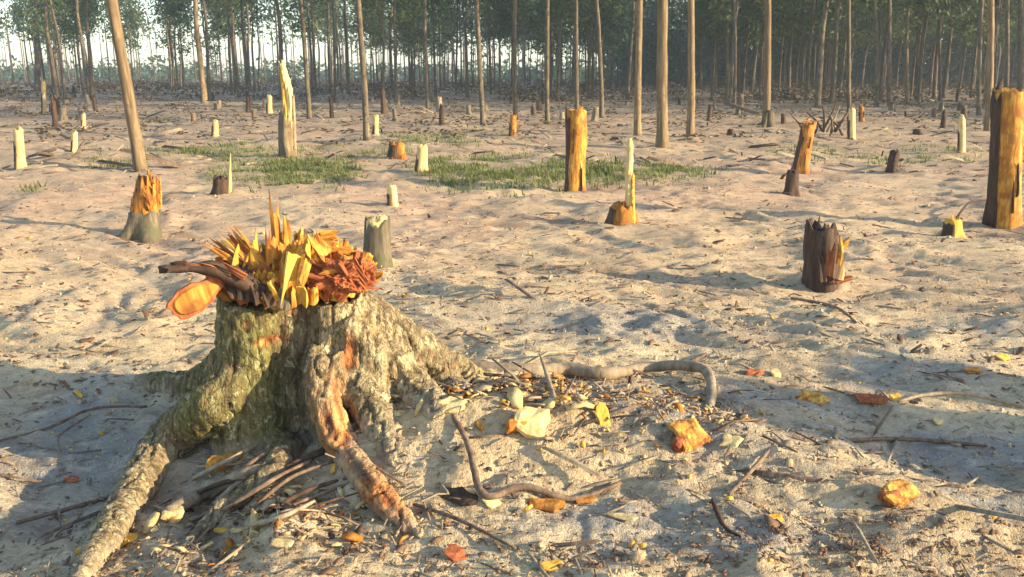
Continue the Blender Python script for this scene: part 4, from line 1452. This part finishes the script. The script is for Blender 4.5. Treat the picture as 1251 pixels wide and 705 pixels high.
def chip(name, label, px, py, wpx, hpx, T, mat, yaw=0., tilt=.25, roll=.0, seed=1, edge=None):
    p = GP(px, py)
    s = px_size(p)
    L = wpx * s * .92; Wd = hpx * s * 1.3
    t = thing(name, label, 'wood chip' if 'chip' in name else 'wood chunk', p + Vector((0, 0, T * .35)))
    t.rotation_euler = (tilt, roll, yaw)
    obj('wood_face', chip_mesh(L, Wd, T * .42, seed, .26, .5), mat, t)
    if edge:
        # a rind of bark along one long side
        o = obj('bark_edge', chip_mesh(L * .5, Wd * .45, T * .6, seed + 1, .3), edge, t)
        o.location = (-L * .33, -Wd * .12, -T * .1)
    return t


chip('wood_chip', 'long orange wood chip lying against the left root of the biggest stump', 280, 571, 58, 20, .045, 'amber', .38, .55, 0, 1)
chip('wood_chunk', 'big cream wood slab with an orange end on the sand heap', 648, 520, 58, 34, .085, 'pale', .1, .8, .05, 45, 'orange')
chip('wood_chunk', 'bright yellow and orange wood chunk right of the hooked root', 838, 545, 48, 34, .075, 'torn', .5, .6, -.1, 3, 'red')
chip('wood_chunk', 'broad orange wood chunk in the front right corner area', 1096, 614, 56, 28, .055, 'torn', .35, .5, .0, 4, 'red')
chip('wood_chip', 'upright yellow wood chip between the cream slab and the runner root', 736, 508, 18, 26, .03, 'yellow', .2, 1.1, 0, 5)
chip('wood_chip', 'orange chip below the cream slab along a thin branch', 668, 560, 46, 16, .035, 'orange', -.25, .4, 0, 6, 'red')
chip('wood_chip', 'small orange chip at the end of a thin branch', 716, 553, 34, 10, .02, 'orange', .1, .4, 0, 7)
chip('wood_chip', 'pale yellow chip under the right root of the biggest stump', 552, 500, 44, 18, .03, 'pale', -.15, .5, 0, 8)
chip('wood_chip', 'brownish yellow chip tucked in the hollow under the right root', 512, 494, 36, 18, .03, 'orange', .4, .5, 0, 9, 'dark')
chip('wood_chip', 'flat cream chip near the red peeled root', 487, 518, 42, 9, .02, 'pale', -.1, .4, 0, 10)
chip('wood_chip', 'small yellow chip at the bottom edge below the heap', 674, 694, 34, 11, .02, 'yellow', .1, .4, 0, 11)
chip('wood_chip', 'thin yellow chip on the sand in front of the biggest stump', 345, 665, 34, 11, .018, 'pale', -.3, .3, 0, 12)
chip('wood_chip', 'little yellow chip on the front right sand', 945, 638, 28, 10, .02, 'yellow', .15, .4, 0, 13)
chip('wood_chip', 'thin cream chip on the sand below the orange chunk', 762, 634, 42, 8, .015, 'pale', -.45, .3, 0, 14)
chip('wood_chunk', 'orange and cream chunk on the blue grey shaded strip', 992, 491, 36, 20, .045, 'torn', -.3, .5, 0, 15, 'red')
chip('wood_chip', 'long red brown chip right of the orange and cream chunk', 1064, 497, 46, 15, .03, 'red', -.3, .4, 0, 16)
chip('wood_chip', 'small yellow chip at the tip of the long red brown chip', 1094, 489, 14, 12, .025, 'yellow', 0, .5, 0, 17)
chip('wood_chip', 'small orange and cream chip near the right edge', 1188, 451, 26, 10, .025, 'orange', .1, .4, 0, 18)
chip('wood_chip', 'tiny orange chip nearest the right edge', 1226, 440, 18, 12, .025, 'yellow', .4, .5, 0, 19)
chip('wood_chip', 'tiny cream chip alone on the right slope', 1145, 522, 14, 9, .02, 'pale', .4, .4, 0, 20)
chip('wood_chip', 'small white chip at the far rim of the blue grey shaded strip', 948, 458, 14, 14, .025, 'pale', .4, .5, 0, 21)
chip('wood_chip', 'dull pink chip beside the small white chip', 920, 457, 24, 12, .02, 'red', .3, .3, 0, 22)
chip('wood_chip', 'red brown bark piece at the bottom below the sand heap', 556, 682, 26, 26, .025, 'red', .9, .3, 0, 23)
chip('wood_chip', 'dark and red bark piece in a dip of the heap', 560, 590, 52, 20, .025, 'dark', -.6, .3, 0, 24)
chip('wood_chip', 'pair of pale yellow flakes right of the bright chunk', 893, 540, 26, 18, .02, 'pale', -.6, .4, 0, 25)
chip('wood_chip', 'small pink chip lying in the shade at the far left', 88, 587, 18, 10, .015, 'red', .2, .3, 0, 26)
chip('wood_chip', 'bright chip lying on the lower end of the left root', 152, 662, 36, 15, .025, 'yellow', .8, .4, 0, 27, 'pale')
chip('wood_chip', 'little yellow chip among the sticks before the biggest stump', 271, 650, 22, 8, .018, 'yellow', .1, .4, 0, 28)
chip('wood_chip', 'small cream flake below the heap of the biggest stump', 290, 650, 18, 7, .012, 'pale', .1, .3, 0, 29)
chip('wood_chip', 'cream flake beside the foot of the red root', 675, 590, 22, 26, .015, 'pale', .1, .2, 0, 30)
chip('wood_chip', 'small orange flake at the tip of the thin right branch', 1042, 394, 18, 8, .015, 'orange', .1, .4, 0, 31)
chip('wood_chip', 'small yellow flake at the tip of the right root', 600, 545, 24, 14, .02, 'pale', .3, .4, 0, 32)
chip('wood_chip', 'pale round knob of wood at the end of the grey stick', 213, 636, 26, 22, .05, 'pale', .3, .2, 0, 33)


def twig(label, pts, mat, name='branch'):
    P = [(GP(px, py, l), r) for px, py, l, r in pts]
    o = tube_obj(name, [(p - P[0][0], r) for p, r in P], mat, None, 7, len(P) * 6, 1., .15, 0)
    o.location = P[0][0]
    tag(o, label, name)
    return o


twig('grey weathered stick lying below the left root of the biggest stump', [(206, 634, .02, .022), (250, 612, .03, .024), (300, 590, .03, .022), (335, 575, .02, .016)], 'stick', 'stick')
twig('dark brown stick lying from the dark groove towards the grey stick', [(235, 655, .01, .010), (290, 618, .03, .014), (350, 585, .03, .014), (398, 556, .03, .012)], 'dark', 'stick')
twig('thin brown stick crossing below the grey stick', [(232, 640, .015, .008), (270, 632, .02, .009), (330, 600, .03, .010), (380, 570, .02, .008)], 'twig', 'stick')
twig('thin curved brown branch running from the right root past the cream slab', [(540, 500, .02, .008), (570, 528, .02, .010), (590, 546, .02, .012), (640, 549, .015, .012), (700, 551, .012, .009), (760, 546, .01, .006)], 'twig')
twig('thin dark twig curving through the shade on the far left', [(0, 541, .01, .005), (60, 527, .015, .006), (115, 514, .015, .006), (180, 503, .01, .005)], 'twig', 'twig')
twig('small hooked dark twig in the shade on the far left', [(112, 518, .01, .004), (82, 530, .02, .005), (72, 545, .02, .004), (76, 560, .01, .003)], 'twig', 'twig')
twig('straight dark twig low in the shade near the left root', [(20, 640, .01, .006), (90, 625, .02, .008), (150, 606, .015, .006)], 'twig', 'twig')
twig('thin branch lying on the sand in front of the dark charred stump', [(966, 366, .01, .008), (1000, 374, .02, .010), (1025, 384, .02, .009), (1046, 396, .01, .006)], 'twig')
twig('short curved black twig on the front sand', [(870, 615, .01, .006), (876, 632, .015, .008), (886, 646, .01, .006), (905, 655, .005, .004)], 'dark', 'twig')
twig('thin twig slanting right from the foot of the red root', [(505, 610, .01, .005), (560, 640, .015, .006), (630, 672, .01, .004)], 'twig', 'twig')
twig('dark thin root along the near rim of the blue grey shaded strip', [(1010, 540, .01, .007), (1080, 541, .015, .008), (1150, 553, .01, .008), (1205, 552, .01, .005)], 'twig')
twig('bent grey branch on the sand at the right edge', [(1095, 506, .01, .006), (1130, 492, .02, .008), (1180, 486, .02, .008), (1251, 500, .01, .006)], 'stick')
twig('short brown stick slanting near the little yellow chip', [(890, 608, .01, .006), (915, 585, .015, .007), (945, 562, .01, .005)], 'twig', 'stick')
twig('white splinter stuck in the soil by the red root', [(477, 512, 0, .006), (479, 500, .03, .006), (482, 500, .075, .004)], 'pale', 'splinter')
twig('dark sticks shadowed root above the runner root', [(640, 466, .03, .008), (690, 460, .04, .009), (745, 462, .03, .007)], 'dark', 'stick')

rs = random.Random(21)
for k in range(13):
    x0, y0 = rs.uniform(215, 330), rs.uniform(595, 668)
    ln, an = rs.uniform(50, 120), rs.uniform(-.75, -.2)
    r0 = rs.uniform(.004, .010)
    o = twig('brown stick in the heap of sticks between the left root and the red peeled root',
             [(x0, y0, rs.uniform(.01, .03), r0), (x0 + ln * .5, y0 + ln * .5 * math.sin(an) + rs.uniform(-6, 6), rs.uniform(.02, .05), r0), (x0 + ln, y0 + ln * math.sin(an), rs.uniform(.005, .03), r0 * .6)],
             ('twig', 'stick', 'dark', 'twig', 'stick')[k % 5], 'stick')
    o['group'] = 'sticks heaped below the biggest stump'

# ================================================================== AIR
hb = bmesh.new()
bmesh.ops.create_cube(hb, size=1)
hm = bpy.data.materials.new('haze')
hm.use_nodes = True
hn = hm.node_tree
hn.nodes.remove(hn.nodes['Principled BSDF'])
pv = hn.nodes.new('ShaderNodeVolumePrincipled')
pv.inputs['Color'].default_value = (.80, .92, 1.0, 1)
pv.inputs['Density'].default_value = .0012
pv.inputs['Anisotropy'].default_value = .2
hn.links.new(pv.outputs[0], hn.nodes['Material Output'].inputs['Volume'])
ho = obj('haze', hb, hm)
ho.scale = (1300, 1300, 20.0)
ho.location = (0, 0, 8.3)
tag(ho, 'thin pale morning haze over the clearing and forest', 'haze', None, 'stuff')
